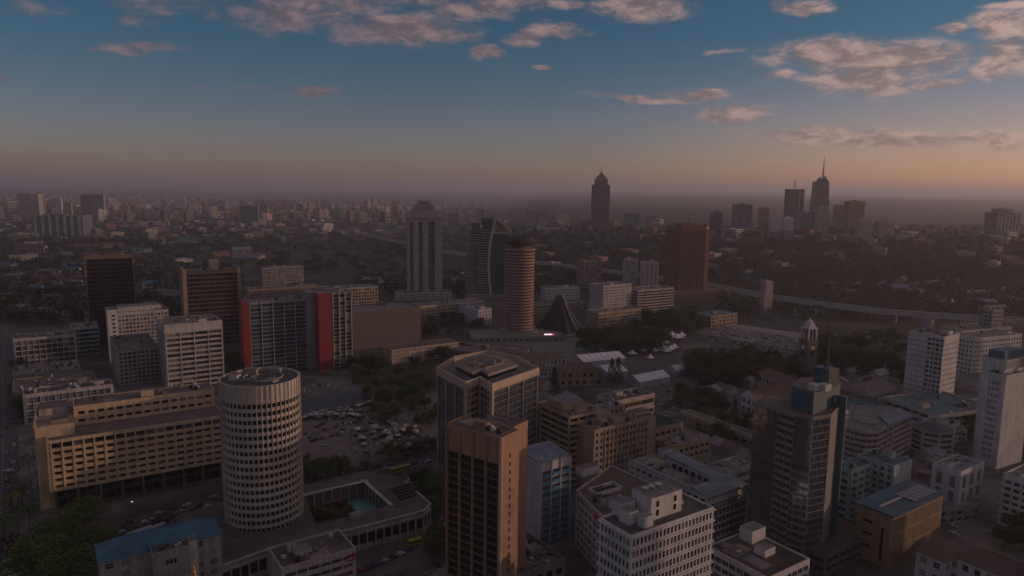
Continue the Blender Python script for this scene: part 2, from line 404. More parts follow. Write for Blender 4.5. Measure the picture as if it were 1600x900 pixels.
    def clutter(s, x0, y0, x1, y1, z, seed, dens=1.0):
        dens *= 1.7
        """stair head, tanks, coolers, pipes, masts on a roof"""
        r = random.Random(seed); W_, D_ = x1 - x0, y1 - y0
        for k in range(int(min(5, W_ * D_ / 70))):
            a, b = r.uniform(1.5, W_ * .35), r.uniform(1.2, D_ * .4); ubox('roof_patch', s.root, r.choice((RF_TAN, RF_DARK, RF_BROWN, RF_GREY)), (r.uniform(x0 + a / 2, x1 - a / 2), r.uniform(y0 + b / 2, y1 - b / 2), z + .02 + .011 * k), (a, b, .03))
        if min(W_, D_) > 7:
            a, b = min(W_ * .35, 6), min(D_ * .35, 5); cx, cyy = r.uniform(x0 + a / 2 + 1, x1 - a / 2 - 1), r.uniform(y0 + b / 2 + 1, y1 - b / 2 - 1)
            s.block('stair_housing', cx - a / 2, cyy - b / 2, z, cx + a / 2, cyy + b / 2, z + r.uniform(2.4, 3.4), s.w, RF_GREY)
        for k in range(int(dens * min(9, 2 + W_ * D_ / 60))):
            cx, cyy = r.uniform(x0 + 1, x1 - 1), r.uniform(y0 + 1, y1 - 1); t = r.random()
            if t < .35: ubox('cooling_unit', s.root, r.choice((METALW, STEEL, CONC)), (cx, cyy, z + .6), (r.uniform(.9, 2.2), r.uniform(.9, 1.8), r.uniform(.9, 1.4)))
            elif t < .6:
                m = MB(); m.lathe([(.9, z + .35), (.95, z + .8), (.95, z + 1.7), (.7, z + 2.1), (.2, z + 2.2)], 10); m.box(-.8, -.8, z, .8, .8, z + .35)
                m.build('water_tank', r.choice((TANK, METALW, TANK)), s.root, loc=(cx, cyy, 0))
            elif t < .8:
                l = min(W_ - 1, r.uniform(3, 9)); ubox('duct', s.root, r.choice((STEEL, CONC)), (min(cx, x1 - l / 2), cyy, z + .3), (l, .5, .45))
            else:
                m = MB(); h = r.uniform(3, 7); m.bar((0, 0, z), (0, 0, z + h), .12); m.bar((-.5, 0, z + h * .8), (.5, 0, z + h * .8), .06); m.bar((0, -.5, z + h * .65), (0, .5, z + h * .65), .06)
                m.build('aerial', STEEL, s.root, loc=(cx, cyy, 0))
    def done(s, limit=300, px=8.0, wallname='wall', ac=0):
        if s.wmb.f: s.wmb.build(wallname, s.w, s.root)
        c, k = cos(s.th), sin(s.th); big, rest = [], []
        for p in s.panes:
            (x, y, z), w, h, rz, (nx, ny), gl, fr = p
            X, Y, Z = s.loc[0] + x * c - y * k, s.loc[1] + x * k + y * c, s.loc[2] + z
            NX, NY = nx * c - ny * k, nx * k + ny * c; d = sqrt(X * X + Y * Y + (Z - CAMH) ** 2)
            facing = -(NX * X + NY * Y) / max(1, sqrt(X * X + Y * Y)); sz = FPX / d * sqrt(w * h)
            inside = Y > 50 and abs(X) < Y * .8 and (CAMH - Z) / Y < .62
            (big if facing > .08 and sz >= px and inside else rest).append((sz, p))
        big.sort(key=lambda t: -t[0]); rest += big[limit:]; big = big[:limit]
        for _, ((x, y, z), w, h, rz, n, gl, fr) in big:
            o = bpy.data.objects.new('window', upane(gl, s.fr, *fr)); link(o, s.root); o.location = (x, y, z); o.scale = (w, 1, h); o.rotation_euler = (0, 0, rz)
            if ac and (hash((round(x * 7), round(z * 5))) % 100) < ac: ubox('cooling_unit', s.root, METALW, (x + n[0] * .85 + .3 * w * cos(rz), y + n[1] * .85 + .3 * w * sin(rz), z - h / 2 - .35), (.9, .5, .65), rz)
        TOTAL_PANES[0] += len(big)
        gls = {}
        for _, ((x, y, z), w, h, rz, n, gl, fr) in rest:
            mb = gls.setdefault(gl.name, (MB(), gl))[0]; cx, sx = cos(rz) * w / 2, sin(rz) * w / 2
            mb.poly([(x - cx, y - sx, z - h / 2), (x + cx, y + sx, z - h / 2), (x + cx, y + sx, z + h / 2), (x - cx, y - sx, z + h / 2)])
        for mb, gl in gls.values(): mb.build('window_panes', gl, s.root, kind='stuff')
        return s
def rect(w, d, x=0., y=0.): return [(x, y), (x + w, y), (x + w, y + d), (x, y + d)]
def edges(pl): return [(pl[k], pl[(k + 1) % len(pl)]) for k in range(len(pl))]
def slab(name, label, loc, th, w, d, h, wallm, gl, fl=3.4, bay=3.4, ww=.62, wh=.5, sill=.3, m=.6, depth=.25, top=1.2, bot=0., fr=(2, 1), frame=FRAME_D, roofm=RF_GREY, par=1.0, z0=0.,
         band=None, fin=None, seed=1, clut=1.0, blank=(), group=None, cat='office block', px=8.0, finish=True, parm=None):
    """a plain rectangular building block; blank lists faces without windows (0 front right, 1 far right, 2 back, 3 front left)"""
    b = Bld(name, label, cat, loc, th, wallm, gl, frame, group); pl = rect(w, d)
    rows = max(1, round((h - z0 - top - bot - par) / fl))
    for k, (p, q) in enumerate(edges(pl)):
        if k in blank: b.face(p, q, z0, h - par); continue
        L = math.dist(p, q); cols = max(1, round((L - 2 * m) / bay))
        b.grid(p, q, z0, h - par, rows, cols, ww, wh, sill, m, depth, top, bot, fr)
        fh = (h - par - z0 - top - bot) / rows
        if band: b.bands(p, q, [z0 + bot + fh * (r + .02) for r in range(rows + 1)], band[0], band[1], band[2] if len(band) > 2 else None)
        if fin: b.fins(p, q, z0 + bot, h - par - top * fin[2], cols, fin[0], fin[1], fin[3] if len(fin) > 3 else None, m=m)
    b.roof(pl, h - par, roofm, par, parm=parm)
    if clut: b.clutter(1, 1, w - 1, d - 1, h - par, seed, clut)
    return b.done(px=px, ac=9) if finish else b

# ------------------------------------------------------------------ ground
def ground_material():
    m, ns, ls, p = bsdf('ground_city'); nt = m.node_tree
    g = mnode(nt, 'ShaderNodeNewGeometry').outputs['Position']
    sp = mnode(nt, 'ShaderNodeSeparateXYZ'); ls.new(g, sp.inputs[0])
    paved = wmix(nt, wramp(nt, wnoise(nt, .045, 6), .42, .62), (.115, .108, .108), (.25, .22, .20))
    soil = wmix(nt, wramp(nt, wnoise(nt, .02, 6), .4, .6), (.095, .078, .06), (.036, .046, .022))
    scrub = wmix(nt, wramp(nt, wnoise(nt, .004, 8), .42, .58), (.030, .038, .020), (.075, .062, .042))
    far = wramp(nt, sp.outputs[1], 520, 800)
    c = wmix(nt, far, wmix(nt, wramp(nt, wnoise(nt, .011, 5), .52, .60), paved, soil), wmix(nt, wramp(nt, wnoise(nt, .013, 7), .48, .56), scrub, soil))
    c = wmix(nt, wramp(nt, wnoise(nt, .6, 5), .3, .75), c, wmix(nt, .35, c, (.02, .018, .016)))
    ls.new(c, p.inputs['Base Color']); p.inputs['Roughness'].default_value = .95
    MATS['ground_city'] = m; return m
ys = [-1500, -500, 0] + list(np.arange(100, 1100, 100)) + list(np.arange(1100, 2200, 40)) + list(2200 * (60000 / 2200) ** np.linspace(0, 1, 46))
xs_ = np.concatenate([np.linspace(-1.05, -.2, 26), np.linspace(-.18, .75, 70), np.linspace(.78, 1.05, 10)])
gv, gf = [], []
for y in ys:
    for s_ in xs_:
        x = s_ * max(1500, y); gv.append((x, y, terrain(x, y)))
nx_ = len(xs_)
for j in range(len(ys) - 1):
    for i in range(nx_ - 1): a = j * nx_ + i; gf.append((a, a + 1, a + nx_ + 1, a + nx_))
me = bpy.data.meshes.new('ground'); me.from_pydata(gv, [], gf); me.materials.append(ground_material()); me.polygons.foreach_set('use_smooth', [True] * len(gf)); me.update()
ground = link(bpy.data.objects.new('ground', me), kind='structure')

ASPH = roofmat('asphalt', (.105, .10, .102)); PAVE = roofmat('pavement', (.28, .26, .24)); PAINT = plain('road_paint', (.55, .54, .5), .7); YPAINT = plain('road_paint_yellow', (.5, .36, .06), .7)
LOTM = roofmat('lot_dust', (.27, .215, .19)); LAWN = roofmat('lawn', (.04, .055, .024)); KERBM = plain('kerb', (.22, .21, .2))
def strip(name, pts, w, z, mat, thick=0.0, dash=None, edge=None):
    """road along a polyline: carriageway sheet, kerbs, broken centre line"""
    m = MB(); n = len(pts); Ls, Rs = [], []
    for k in range(n):
        a, b = Vector(pts[max(0, k - 1)]), Vector(pts[min(n - 1, k + 1)]); d = (b - a).normalized(); nn = Vector((-d.y, d.x)) * w / 2
        Ls.append(Vector(pts[k]) + nn); Rs.append(Vector(pts[k]) - nn)
    for k in range(n - 1): m.poly([(*Rs[k], z), (*Rs[k + 1], z), (*Ls[k + 1], z), (*Ls[k], z)])
    o = m.build(name, mat, kind='structure')
    if edge:
        for side in (Ls, Rs):
            m = MB()
            for k in range(n - 1):
                a, b = side[k], side[k + 1]; d = (b - a).normalized(); nn = Vector((-d.y, d.x)) * (.15 if side is Ls else -.15)
                q = [a, b, b + nn, a + nn] if side is Ls else [b, a, a + nn, b + nn]
                m.prism([tuple(v) for v in q], z, z + .13)
            m.build('kerb', KERBM, o)
    if dash:
        m = MB()
        for k in range(n - 1):
            a, b = Vector(pts[k]), Vector(pts[k + 1]); L = (b - a).length; d = (b - a) / L; nn = Vector((-d.y, d.x)) * .16; t = 0
            for off in dash:
                t = 1.0
                while t < L - 3:
                    p, q = a + d * t, a + d * (t + 2.6); oo = Vector((-d.y, d.x)) * off
                    m.poly([(*(p - nn + oo), z + .004), (*(q - nn + oo), z + .004), (*(q + nn + oo), z + .004), (*(p + nn + oo), z + .004)]); t += 6
        m.build('lane_marking', PAINT, o, kind='stuff')
    return o
strip('avenue', [(-300, 213), (-205, 282), (-112, 346), (-41, 404), (60, 488), (160, 575), (300, 690)], 20, .012, ASPH, dash=(-3.4, 3.4), edge=True)
strip('side_street', [(-150, 190), (-60, 252), (20, 306), (60, 332)], 15, .016, ASPH, dash=(0,), edge=True)
strip('cross_street', [(30, 205), (-8, 262), (-28, 305), (-52, 392)], 12, .020, ASPH, dash=(0,), edge=True)
strip('left_street', [(-150, 170), (-232, 300), (-330, 440), (-445, 600), (-560, 770)], 22, .024, ASPH, dash=(-3.5, 3.5), edge=True)
strip('right_street', [(160, 210), (206, 262), (200, 300), (180, 330), (240, 372), (330, 440)], 12, .028, ASPH, dash=(0,), edge=True)
strip('park_road', [(60, 492), (110, 440), (150, 400), (210, 352)], 12, .032, ASPH, dash=(0,), edge=True)
def area(name, pts, z, mat):
    m = MB(); m.poly([(*p, z) for p in pts]); return m.build(name, mat, kind='structure')
area('market_ground', [(-158, 395), (-118, 368), (-52, 428), (-30, 470), (-60, 520), (-135, 478)], .05, LOTM)
area('car_park_ground', [G(1085, 520), G(1250, 548), G(1262, 522), G(1105, 500)], .05, roofmat('car_park_asphalt', (.36, .32, .31)))
area('square_paving', [G(700, 600), G(930, 560), G(900, 525), G(690, 535)], .04, PAVE)
area('fair_ground', [G(880, 590), G(1100, 600), G(1110, 535), G(940, 548)], .045, roofmat('fair_dust', (.15, .12, .105)))
area('lawn', [G(560, 600), G(690, 610), G(690, 560), G(560, 570)], .04, LAWN)
m = MB()
pts = [(1462, 470), (1480, 474), (1500, 477), (1525, 482), (1560, 486), (1605, 492), (1640, 480), (1600, 474), (1560, 470), (1530, 467), (1495, 465)]
wm, ns, ls, p = bsdf('pond_water'); p.inputs['Base Color'].default_value = (.05, .055, .05, 1); p.inputs['Roughness'].default_value = .06
m.poly([(*G(*q), .06) for q in reversed(pts)]); m.build('pond', wm, kind='structure')

# ------------------------------------------------------------------ landmark: round hotel tower
def hotel_tower():
    R, H, n = 16.4, 71.0, 52
    b = Bld('cylindrical_hotel_tower', 'round white concrete tower with rings of dark windows and thin vertical ribs', 'tower', (-108, 297.6), 0, wall('hotel_concrete', (.66, .58, .51), .25), BLK)
    b.root.scale = (1, 1, 1.035)
    pl = [(R * cos(2 * pi * k / n), R * sin(2 * pi * k / n)) for k in range(n)]
    for p, q in edges(pl):
        b.grid(p, q, 6.0, 64.4, 18, 1, .80, .54, .24, .05, .18, 0, 0, (1, 1)); b.face(p, q, 64.4, 70)
    for k, p in enumerate(pl):
        a = 2 * pi * k / n; ubox('rib', b.root, b.w, (p[0] * 1.009, p[1] * 1.009, 38.4), (.38, .26, 65.6), a)
    m = MB(); m.lathe([(R - .1, 64.4), (R + .25, 64.5), (R + .25, 64.9), (R - .05, 65.0)], n, caps=False); m.build('top_ring', b.w, b.root)
    pr = MB(); rr = R
    for k in range(n):
        p, q = pl[k], pl[(k + 1) % n]; i_, j_ = (p[0] * .97, p[1] * .97), (q[0] * .97, q[1] * .97)
        pr.poly([(*p, 70), (*q, 70), (*q, 71.2), (*p, 71.2)]); pr.poly([(*p, 71.2), (*q, 71.2), (*j_, 71.2), (*i_, 71.2)]); pr.poly([(*i_, 70), (*i_, 71.2), (*j_, 71.2), (*j_, 70)])
    pr.build('parapet', b.w, b.root)
    m = MB(); m.poly([(x * .99, y * .99, 70.2) for x, y in pl]); m.build('roof', RF_DARK, b.root)
    # scalloped skirt: every bay ends in a curved lip
    m = MB()
    for k in range(n):
        a0, a1 = 2 * pi * k / n, 2 * pi * (k + 1) / n; prev = None
        for j in range(5):
            a = a0 + (a1 - a0) * j / 4; zz = 6.0 - 1.5 + 1.1 * (abs(j - 2) / 2) ** 2 * -1 + 1.1
            cur = ((R * cos(a), R * sin(a), 6.0), ((R - 1.2) * cos(a), (R - 1.2) * sin(a), zz))
            if prev: m.poly([prev[1], cur[1], cur[0], prev[0]])
            prev = cur
    m.build('scalloped_skirt', b.w, b.root)
    m = MB(); m.lathe([(R - 4, 0), (R - 4, 3.8), (R - 1.2, 4.5)], n, caps=False); m.build('recessed_base', DARKB, b.root)
    m = MB(); m.lathe([(8.4, 70.2), (8.4, 71.3), (7.9, 71.3), (7.9, 70.3)], 32, c=(1, 1), caps=False); m.lathe([(5.2, 70.2), (5.2, 70.8), (4.8, 70.8), (4.8, 70.25)], 28, c=(1, 1), caps=False); m.build('roof_ring', CONC, b.root)
    b.block('plant_housing', -9, 4, 70.2, -3, 9, 73, CONC, RF_GREY); b.block('lift_housing', 1.5, 7.5, 70.2, 6, 11, 72.6, CONC, RF_TAN); b.block('plant_housing', -12, -4, 70.2, -8.5, 1, 72.0, OFFW, RF_TAN)
    for k in range(7): ubox('duct', b.root, random.Random(k).choice((STEEL, CONC, OFFW)), (-7 + 2.6 * k, -6 + 2.2 * (k % 3), 70.7), (3.2, .8, .9), .7 * k)
    b.clutter(-10, -9, 9, -2, 70.2, 5, .9); b.done()
hotel_tower()

# podium of the hotel round a pool court
def podium():
    WP = [G(*p, 11) for p in ((330, 888), (430, 853), (560, 823), (661, 797), (671, 787), (650, 768), (621, 745), (577, 734), (500, 752))]
    b = Bld('hotel_podium', 'low grey hotel podium with flat roof around a swimming pool court', 'podium', (-109, 262), 34, wall('podium_concrete', (.40, .36, .33), .25), BLK)
    pl = [b.L(*p) for p in WP]; pl += [b.L(*G(*p, 11)) for p in ((430, 772), (352, 782), (288, 803), (318, 850))]
    inner = [b.L(*G(*p, 11)) for p in ((494, 820), (612, 788), (571, 751), (476, 773))]
    # keep the deck as a ring: bridge outer and inner outlines
    m = MB(); n = len(pl)
    import bmesh
    bm = bmesh.new()
    vo = [bm.verts.new((*p, 11)) for p in pl]; vi = [bm.verts.new((*p, 11)) for p in inner]
    es = [bm.edges.new((vo[k], vo[(k + 1) % n])) for k in range(n)] + [bm.edges.new((vi[k], vi[(k + 1) % 4])) for k in range(4)]
    bmesh.ops.triangle_fill(bm, use_beauty=True, edges=es)
    bmesh.ops.recalc_face_normals(bm, faces=bm.faces)
    me = bpy.data.meshes.new('roof'); bm.to_mesh(me); bm.free(); me.materials.append(roofmat('podium_roof', (.13, .115, .11)))
    link(bpy.data.objects.new('roof', me), b.root)
    for k, (p, q) in enumerate(edges(pl)):
        if 0 <= k <= 3 or k == 4:
            L = math.dist(p, q); c = max(1, round(L / 3.6))
            b.grid(p, q, 0, 11, 1, c, .9, .56, .30, .05, .5, 2.6, 0, (1, 2)); b.fins(p, q, 0, 8.4, c, .3, .7, OFFW, 'column'); b.bands(p, q, (8.6, 10.9), .35, .8, OFFW, 'cornice')
        else: b.face(p, q, 0, 11)
    cw = MB()
    for p, q in edges(inner): cw.poly([(*q, 2.5), (*p, 2.5), (*p, 10.9), (*q, 10.9)])
    cw.build('court_wall', DARKB, b.root)
    for k, (p, q) in enumerate(edges(inner)):
        if k in (1, 2): b.bands(q, p, (11.25,), .5, 1.6, OFFW, 'court_beam', 1.0); b.fins(q, p, 2.5, 11, 7, .5, .5, OFFW, 'court_post')
    m = MB(); m.poly([(*p, 2.5) for p in inner]); m.build('court_floor', roofmat('court_floor', (.11, .09, .06)), b.root)
    wm, ns, ls, p = bsdf('pool_water'); p.inputs['Base Color'].default_value = (.16, .52, .50, 1); p.inputs['Roughness'].default_value = .25
    pool = [b.L(*G(*q, 3)) for q in ((537, 776), (545, 771), (566, 768), (585, 780), (592, 789), (583, 798), (571, 803), (557, 799), (548, 789))]
    cx, cyy = sum(p[0] for p in pool) / 9, sum(p[1] for p in pool) / 9
    pool = sorted(pool, key=lambda q: atan2(q[1] - cyy, q[0] - cx))
    m = MB(); m.poly([(*p, 2.56) for p in pool]); m.build('pool_water', wm, b.root)
    m = MB()
    for k in range(9):
        p, q = pool[k], pool[(k + 1) % 9]; o = lambda t: (cx + (t[0] - cx) * 1.07, cyy + (t[1] - cyy) * 1.07)
        m.poly([(*p, 2.68), (*o(p), 2.68), (*o(q), 2.68), (*q, 2.68)]); m.poly([(*q, 2.5), (*p, 2.5), (*p, 2.68), (*q, 2.68)]); m.poly([(*o(p), 2.5), (*o(q), 2.5), (*o(q), 2.68), (*o(p), 2.68)])
    m.build('pool_coping', PAVE, b.root)
    for (x, y) in ((515, 778), (528, 774), (500, 776)):
        m = MB(); c = b.L(*G(x, y, 6)); m.poly([(-4, -3, 4.6), (4, -3, 4.6), (4, 0, 6.6), (-4, 0, 6.6)]); m.poly([(4, 3, 4.6), (-4, 3, 4.6), (-4, 0, 6.6), (4, 0, 6.6)])
        for sx in (-3.6, 3.6):
            for sy in (-2.6, 2.6): m.box(sx - .1, sy - .1, 2.5, sx + .1, sy + .1, 4.8)
        m.build('cabana', DARKB, b.root, loc=(*c, 0))
    for k in range(5): # louvred skylights on the deck
        q = b.L(*G(625 + 3 * k, 762 + 4 * k, 11)); ubox('skylight_louvre', b.root, DARKM, (q[0], q[1], 11.5), (9, .8, .9), 0.05)
    q = b.L(*G(557, 807, 11)); b.block('roof_hatch', q[0] - 3, q[1] - 2, 11.01, q[0] + 3, q[1] + 2, 12.6, CONC, RF_GREY)
    q = b.L(*G(628, 790, 11)); b.block('roof_hatch', q[0] - 2.4, q[1] - 1.6, 11.01, q[0] + 2.4, q[1] + 1.6, 12.0, DARKB, RF_DARK)
    b.done()
podium()

# ------------------------------------------------------------------ landmark: ochre block with oval loggias
def ochre():
    b = Bld('ochre_slab_block', 'long ochre slab building with rows of oval window openings beside the round tower', 'office block', (-215.3, 316.6), 32, YELLOW, BRG)
    w, d = 77.8, 22.0
    P = rect(w, d)
    b.grid(P[0], P[1], 11, 31.2, 6, 17, .80, .50, .26, 1.6, .9, 0, .6, (2, 1), 'stadium', gl=glass('glass_ochre', (.05, .03, .02), (.17, .10, .06), .55))
    b.grid(P[0], P[1], 31.2, 35.2, 1, 17, .86, .62, .20, 1.6, 1.2, 0, 0, (3, 1), gl=DG); b.bands(P[0], P[1], (31.25,), .4, .5, YELLOW, 'ledge'); b.fins(P[0], P[1], 11, 35.1, 17, .35, .35, YELLOW, 'rib', m=1.6)
    b.face(P[1], P[2], 11, 35.2); b.face(P[2], P[3], 11, 35.2)
    b.grid(P[3], P[0], 11, 35.2, 7, 3, .25, .3, .35, 3, .3, 0, .6)
    b.roof(P, 35.2, RF_BROWN, .9, .6)
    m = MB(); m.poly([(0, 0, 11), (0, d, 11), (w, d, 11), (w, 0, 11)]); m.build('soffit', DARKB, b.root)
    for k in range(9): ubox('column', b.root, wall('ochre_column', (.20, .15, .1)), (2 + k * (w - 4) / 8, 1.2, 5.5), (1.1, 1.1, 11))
    b.block('ground_floor', 2, 7, 0, w - 2, d - .5, 10.9, DARKB); b.bands((2, 7), (w - 2, 7), (5.2,), .5, 2.0, DARKB, 'canopy')  # dark wall colour stands in for the shade of the recess
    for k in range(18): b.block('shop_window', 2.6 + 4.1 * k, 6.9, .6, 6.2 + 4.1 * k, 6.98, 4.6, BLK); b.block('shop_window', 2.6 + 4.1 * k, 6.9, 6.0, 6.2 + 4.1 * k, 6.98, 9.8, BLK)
    # rear slab
    x0, y0, x1, y1, H = 11.5, 22.0, 77.0, 38.0, 44.5
    b.grid((x0, y0), (x1, y0), 35.3, H, 2, 15, .80, .42, .3, 1.2, .9, 1.2, 0, (2, 1), 'stadium', gl=DG)
    b.face((x1, y0), (x1, y1), 0, H); b.face((x1, y1), (x0, y1), 0, H); b.face((x0, y1), (x0, y0), 0, H)
    b.roof([(x0, y0), (x1, y0), (x1, y1), (x0, y1)], H, RF_BROWN, .5, .4); b.clutter(16, 24, 74, 36, H, 21, 1.4)
    # left wing, higher tan box with a flat terrace
    b.block('wing', -4.5, 8, 0, 11.4, 46, 41, YELLOW, RF_TAN); b.block('wing_parapet', -4.9, 7.6, 41, -4, 46.4, 42.2, YELLOW); b.block('wing_parapet', -3.95, 45.6, 41, 11.6, 46.4, 42.2, YELLOW)
    b.block('terrace_house', -3, 26, 41, 9, 40, 44.5, PINKW, RF_BROWN); b.block('terrace_house', 2, 10, 41, 9, 15, 43, TANW, RF_DARK)
    m = MB()
    for k in range(9):
        for j in range(2): m.box(-4.62, 11 + 16 * j, 8 + 3.6 * k, -4.52, 12.6 + 16 * j, 9.8 + 3.6 * k)
    m.build('window_panes', BLK, b.root, kind='stuff')
    b.done()
ochre()

# ------------------------------------------------------------------ landmark: round conference tower with a crown, and its folded cone hall
def conference():
    c = (7.5, 742.0); R, n = 15.2, 32
    b = Bld('conference_tower', 'round terracotta tower ringed with floor ledges under a wide dark crown', 'tower', c, 0, TERRA, BLK)
    m = MB(); m.lathe([(R + 5, 0), (R + 5, 7), (R + 1, 7.2)], n); m.build('base', CONC, b.root)
    m = MB(); m.lathe([(R - 1.0, 7), (R - 1.0, 92)], n, caps=False); m.build('window_drum', BLK, b.root)
    NF = 26; me = None
    for k in range(NF):
        z = 8 + k * 3.2
        if me is None:
            m = MB(); m.lathe([(R - 1.1, 0), (R + .5, .15), (R + .5, 1.75), (R - 1.1, 1.9)], n, caps=False); me = m.mesh('floor_ring', [TERRA])
        o = link(bpy.data.objects.new('floor_ring', me), b.root); o.location = (0, 0, z)
    for k in range(n): a = 2 * pi * (k + .5) / n; ubox('rib', b.root, TERRA, (R * cos(a), R * sin(a), 50), (.9, .45, 84), a)
    m = MB(); m.lathe([(R - 1, 91.6), (R + 1.2, 92), (R + 1.2, 93.6), (R - 2, 94), (R - 5, 95)], n); m.build('shoulder', TERRA, b.root)
    m = MB(); m.lathe([(R - 6, 94), (R - 6, 96.5), (R + 2.5, 100), (R + 4.6, 101.4), (R + 1.5, 102), (R - 1, 105.4), (R - 1, 106), (R - 2, 106), (R - 2, 105)], n); m.build('crown', plain('crown_dark', (.075, .06, .052), .8), b.root)
    for k in range(20):
        a = 2 * pi * k / 20; m = MB(); m.bar(((R + .8) * cos(a), (R + .8) * sin(a), 101.6), ((R - .2) * cos(a), (R - .2) * sin(a), 108.0 + (k % 3) * .6), .5); m.build('crown_post', DARKM, b.root)
    m = MB(); m.bar((0, 0, 105), (0, 0, 117), .35); m.bar((4, 2, 105), (4, 2, 113), .25); m.build('mast', STEEL, b.root)
    b.done()
    t = thing('cone_hall', 'dark folded cone shaped hall with lit edge ribs painted pale beside round tower', 'hall', (53, 768, 0))
    n = 24; m = MB(); prev = None; prof = [(27, 0), (25.5, 3), (17, 14), (9.5, 27), (4.2, 38), (1.2, 41)]
    for r, z in prof:
        ring = [((r * (1.06 if k % 2 else .90)) * cos(2 * pi * k / n), (r * (1.06 if k % 2 else .90)) * sin(2 * pi * k / n), z) for k in range(n)]
        if prev:
            for k in range(n): m.poly([prev[k], prev[(k + 1) % n], ring[(k + 1) % n], ring[k]])
        prev = ring
    m.poly(prev); m.build('shell', plain('hall_slate', (.022, .026, .030), .85), t)
    for k in range(1, n, 2):
        m = MB()
        for (r0, z0), (r1, z1) in zip(prof[1:-1], prof[2:]):
            a = 2 * pi * k / n; m.bar((1.08 * r0 * cos(a), 1.08 * r0 * sin(a), z0), (1.08 * r1 * cos(a), 1.08 * r1 * sin(a), z1), .6)
        m.build('edge_rib', OFFW if k in (21, 23) else DARKM, t)  # two right hand ribs painted pale for the sunlit edge
    m = MB(); m.lathe([(33, 0), (33, 2.2), (27, 2.4)], 24); m.build('plinth', CONC, t)
conference()

# ------------------------------------------------------------------ landmark: pale office tower with a stepped crown
def times():
    b = Bld('pale_office_tower', 'tall pale grey tower with dark window strips and a stepped crown', 'tower', (-146, 992), 10, wall('pale_granite', (.42, .42, .45), .15), BLK)
    w, d, H = 47.0, 38.0, 113.0; P = rect(w, d)
    strips = ((.05, .15), (.31, .43), (.60, .79))
    for k, (p, q) in enumerate(edges(P)):
        L = math.dist(p, q); at_ = lambda t: (p[0] + (q[0] - p[0]) * t, p[1] + (q[1] - p[1]) * t); last = 0
        for a, e in strips:
            b.face(at_(last), at_(a), 0, H); b.grid(at_(a), at_(e), 0, H - 6, 28, 1, .96, .70, .26, .1, .9, 0, 8); b.face(at_(a), at_(e), H - 6, H); last = e
        b.face(at_(last), at_(1), 0, H)
        for t0, t1 in ((.16, .30), (.44, .59), (.80, .99)): o = at_((t0 + t1) / 2); ang = atan2(q[1] - p[1], q[0] - p[0]); ubox('pier', b.root, b.w, (o[0] + .8 * sin(ang), o[1] - .8 * cos(ang), H / 2 - 1), ((t1 - t0) * L, 1.6, H - 4), ang)
    m = MB(); m.box(-2.4, -2.4, H, w + 2.4, d + 2.4, H + 4.5); m.build('crown_slab', b.w, b.root)
    b.block('crown_tier', 5, 4, H + 4.5, w - 5, d - 4, H + 11, b.w, RF_GREY); b.block('crown_tier', 11, 9, H + 11, w - 11, d - 9, H + 18, GREYW, RF_GREY); b.block('crown_tier', 17, 14, H + 18, w - 17, d - 14, H + 22, GREYW, RF_GREY)
    for k in range(7): ubox('crown_louvre', b.root, OFFW, (w / 2 - 9 + 3 * k, 10.4, H + 14.5), (1.6, 1.0, 8.0)); ubox('crown_post', b.root, STEEL, (3 + k * 6.8, 1, H + 6.6), (.5, .5, 4.4))
    for k in range(5): m = MB(); m.bar((14 + 4.5 * k, 12 + (k % 2) * 12, H + 16), (14 + 4.5 * k, 12 + (k % 2) * 12, H + 25 + (k * 7 % 4)), .5); m.build('mast', STEEL, b.root)
    m = MB()
    for k in range(5): m.bar((15 + 4 * k, 8.6, H + 18), (15 + 4 * k, 8.6, H + 25), .6); m.bar((15 + 4 * k, 8.6, H + 21 + k % 2 * 2), (18 + 4 * k, 8.6, H + 25 - k % 3 * 2), .6)
    m.build('sign_frame', RED, b.root)
    b.done()
    slab('low_white_annexe', 'low pale annexe with flat roofs at the foot of pale grey tower', (-160, 968), 12, 78, 26, 11, OFFW, DG, fl=3.5, bay=4, top=1, seed=31, cat='building')
times()

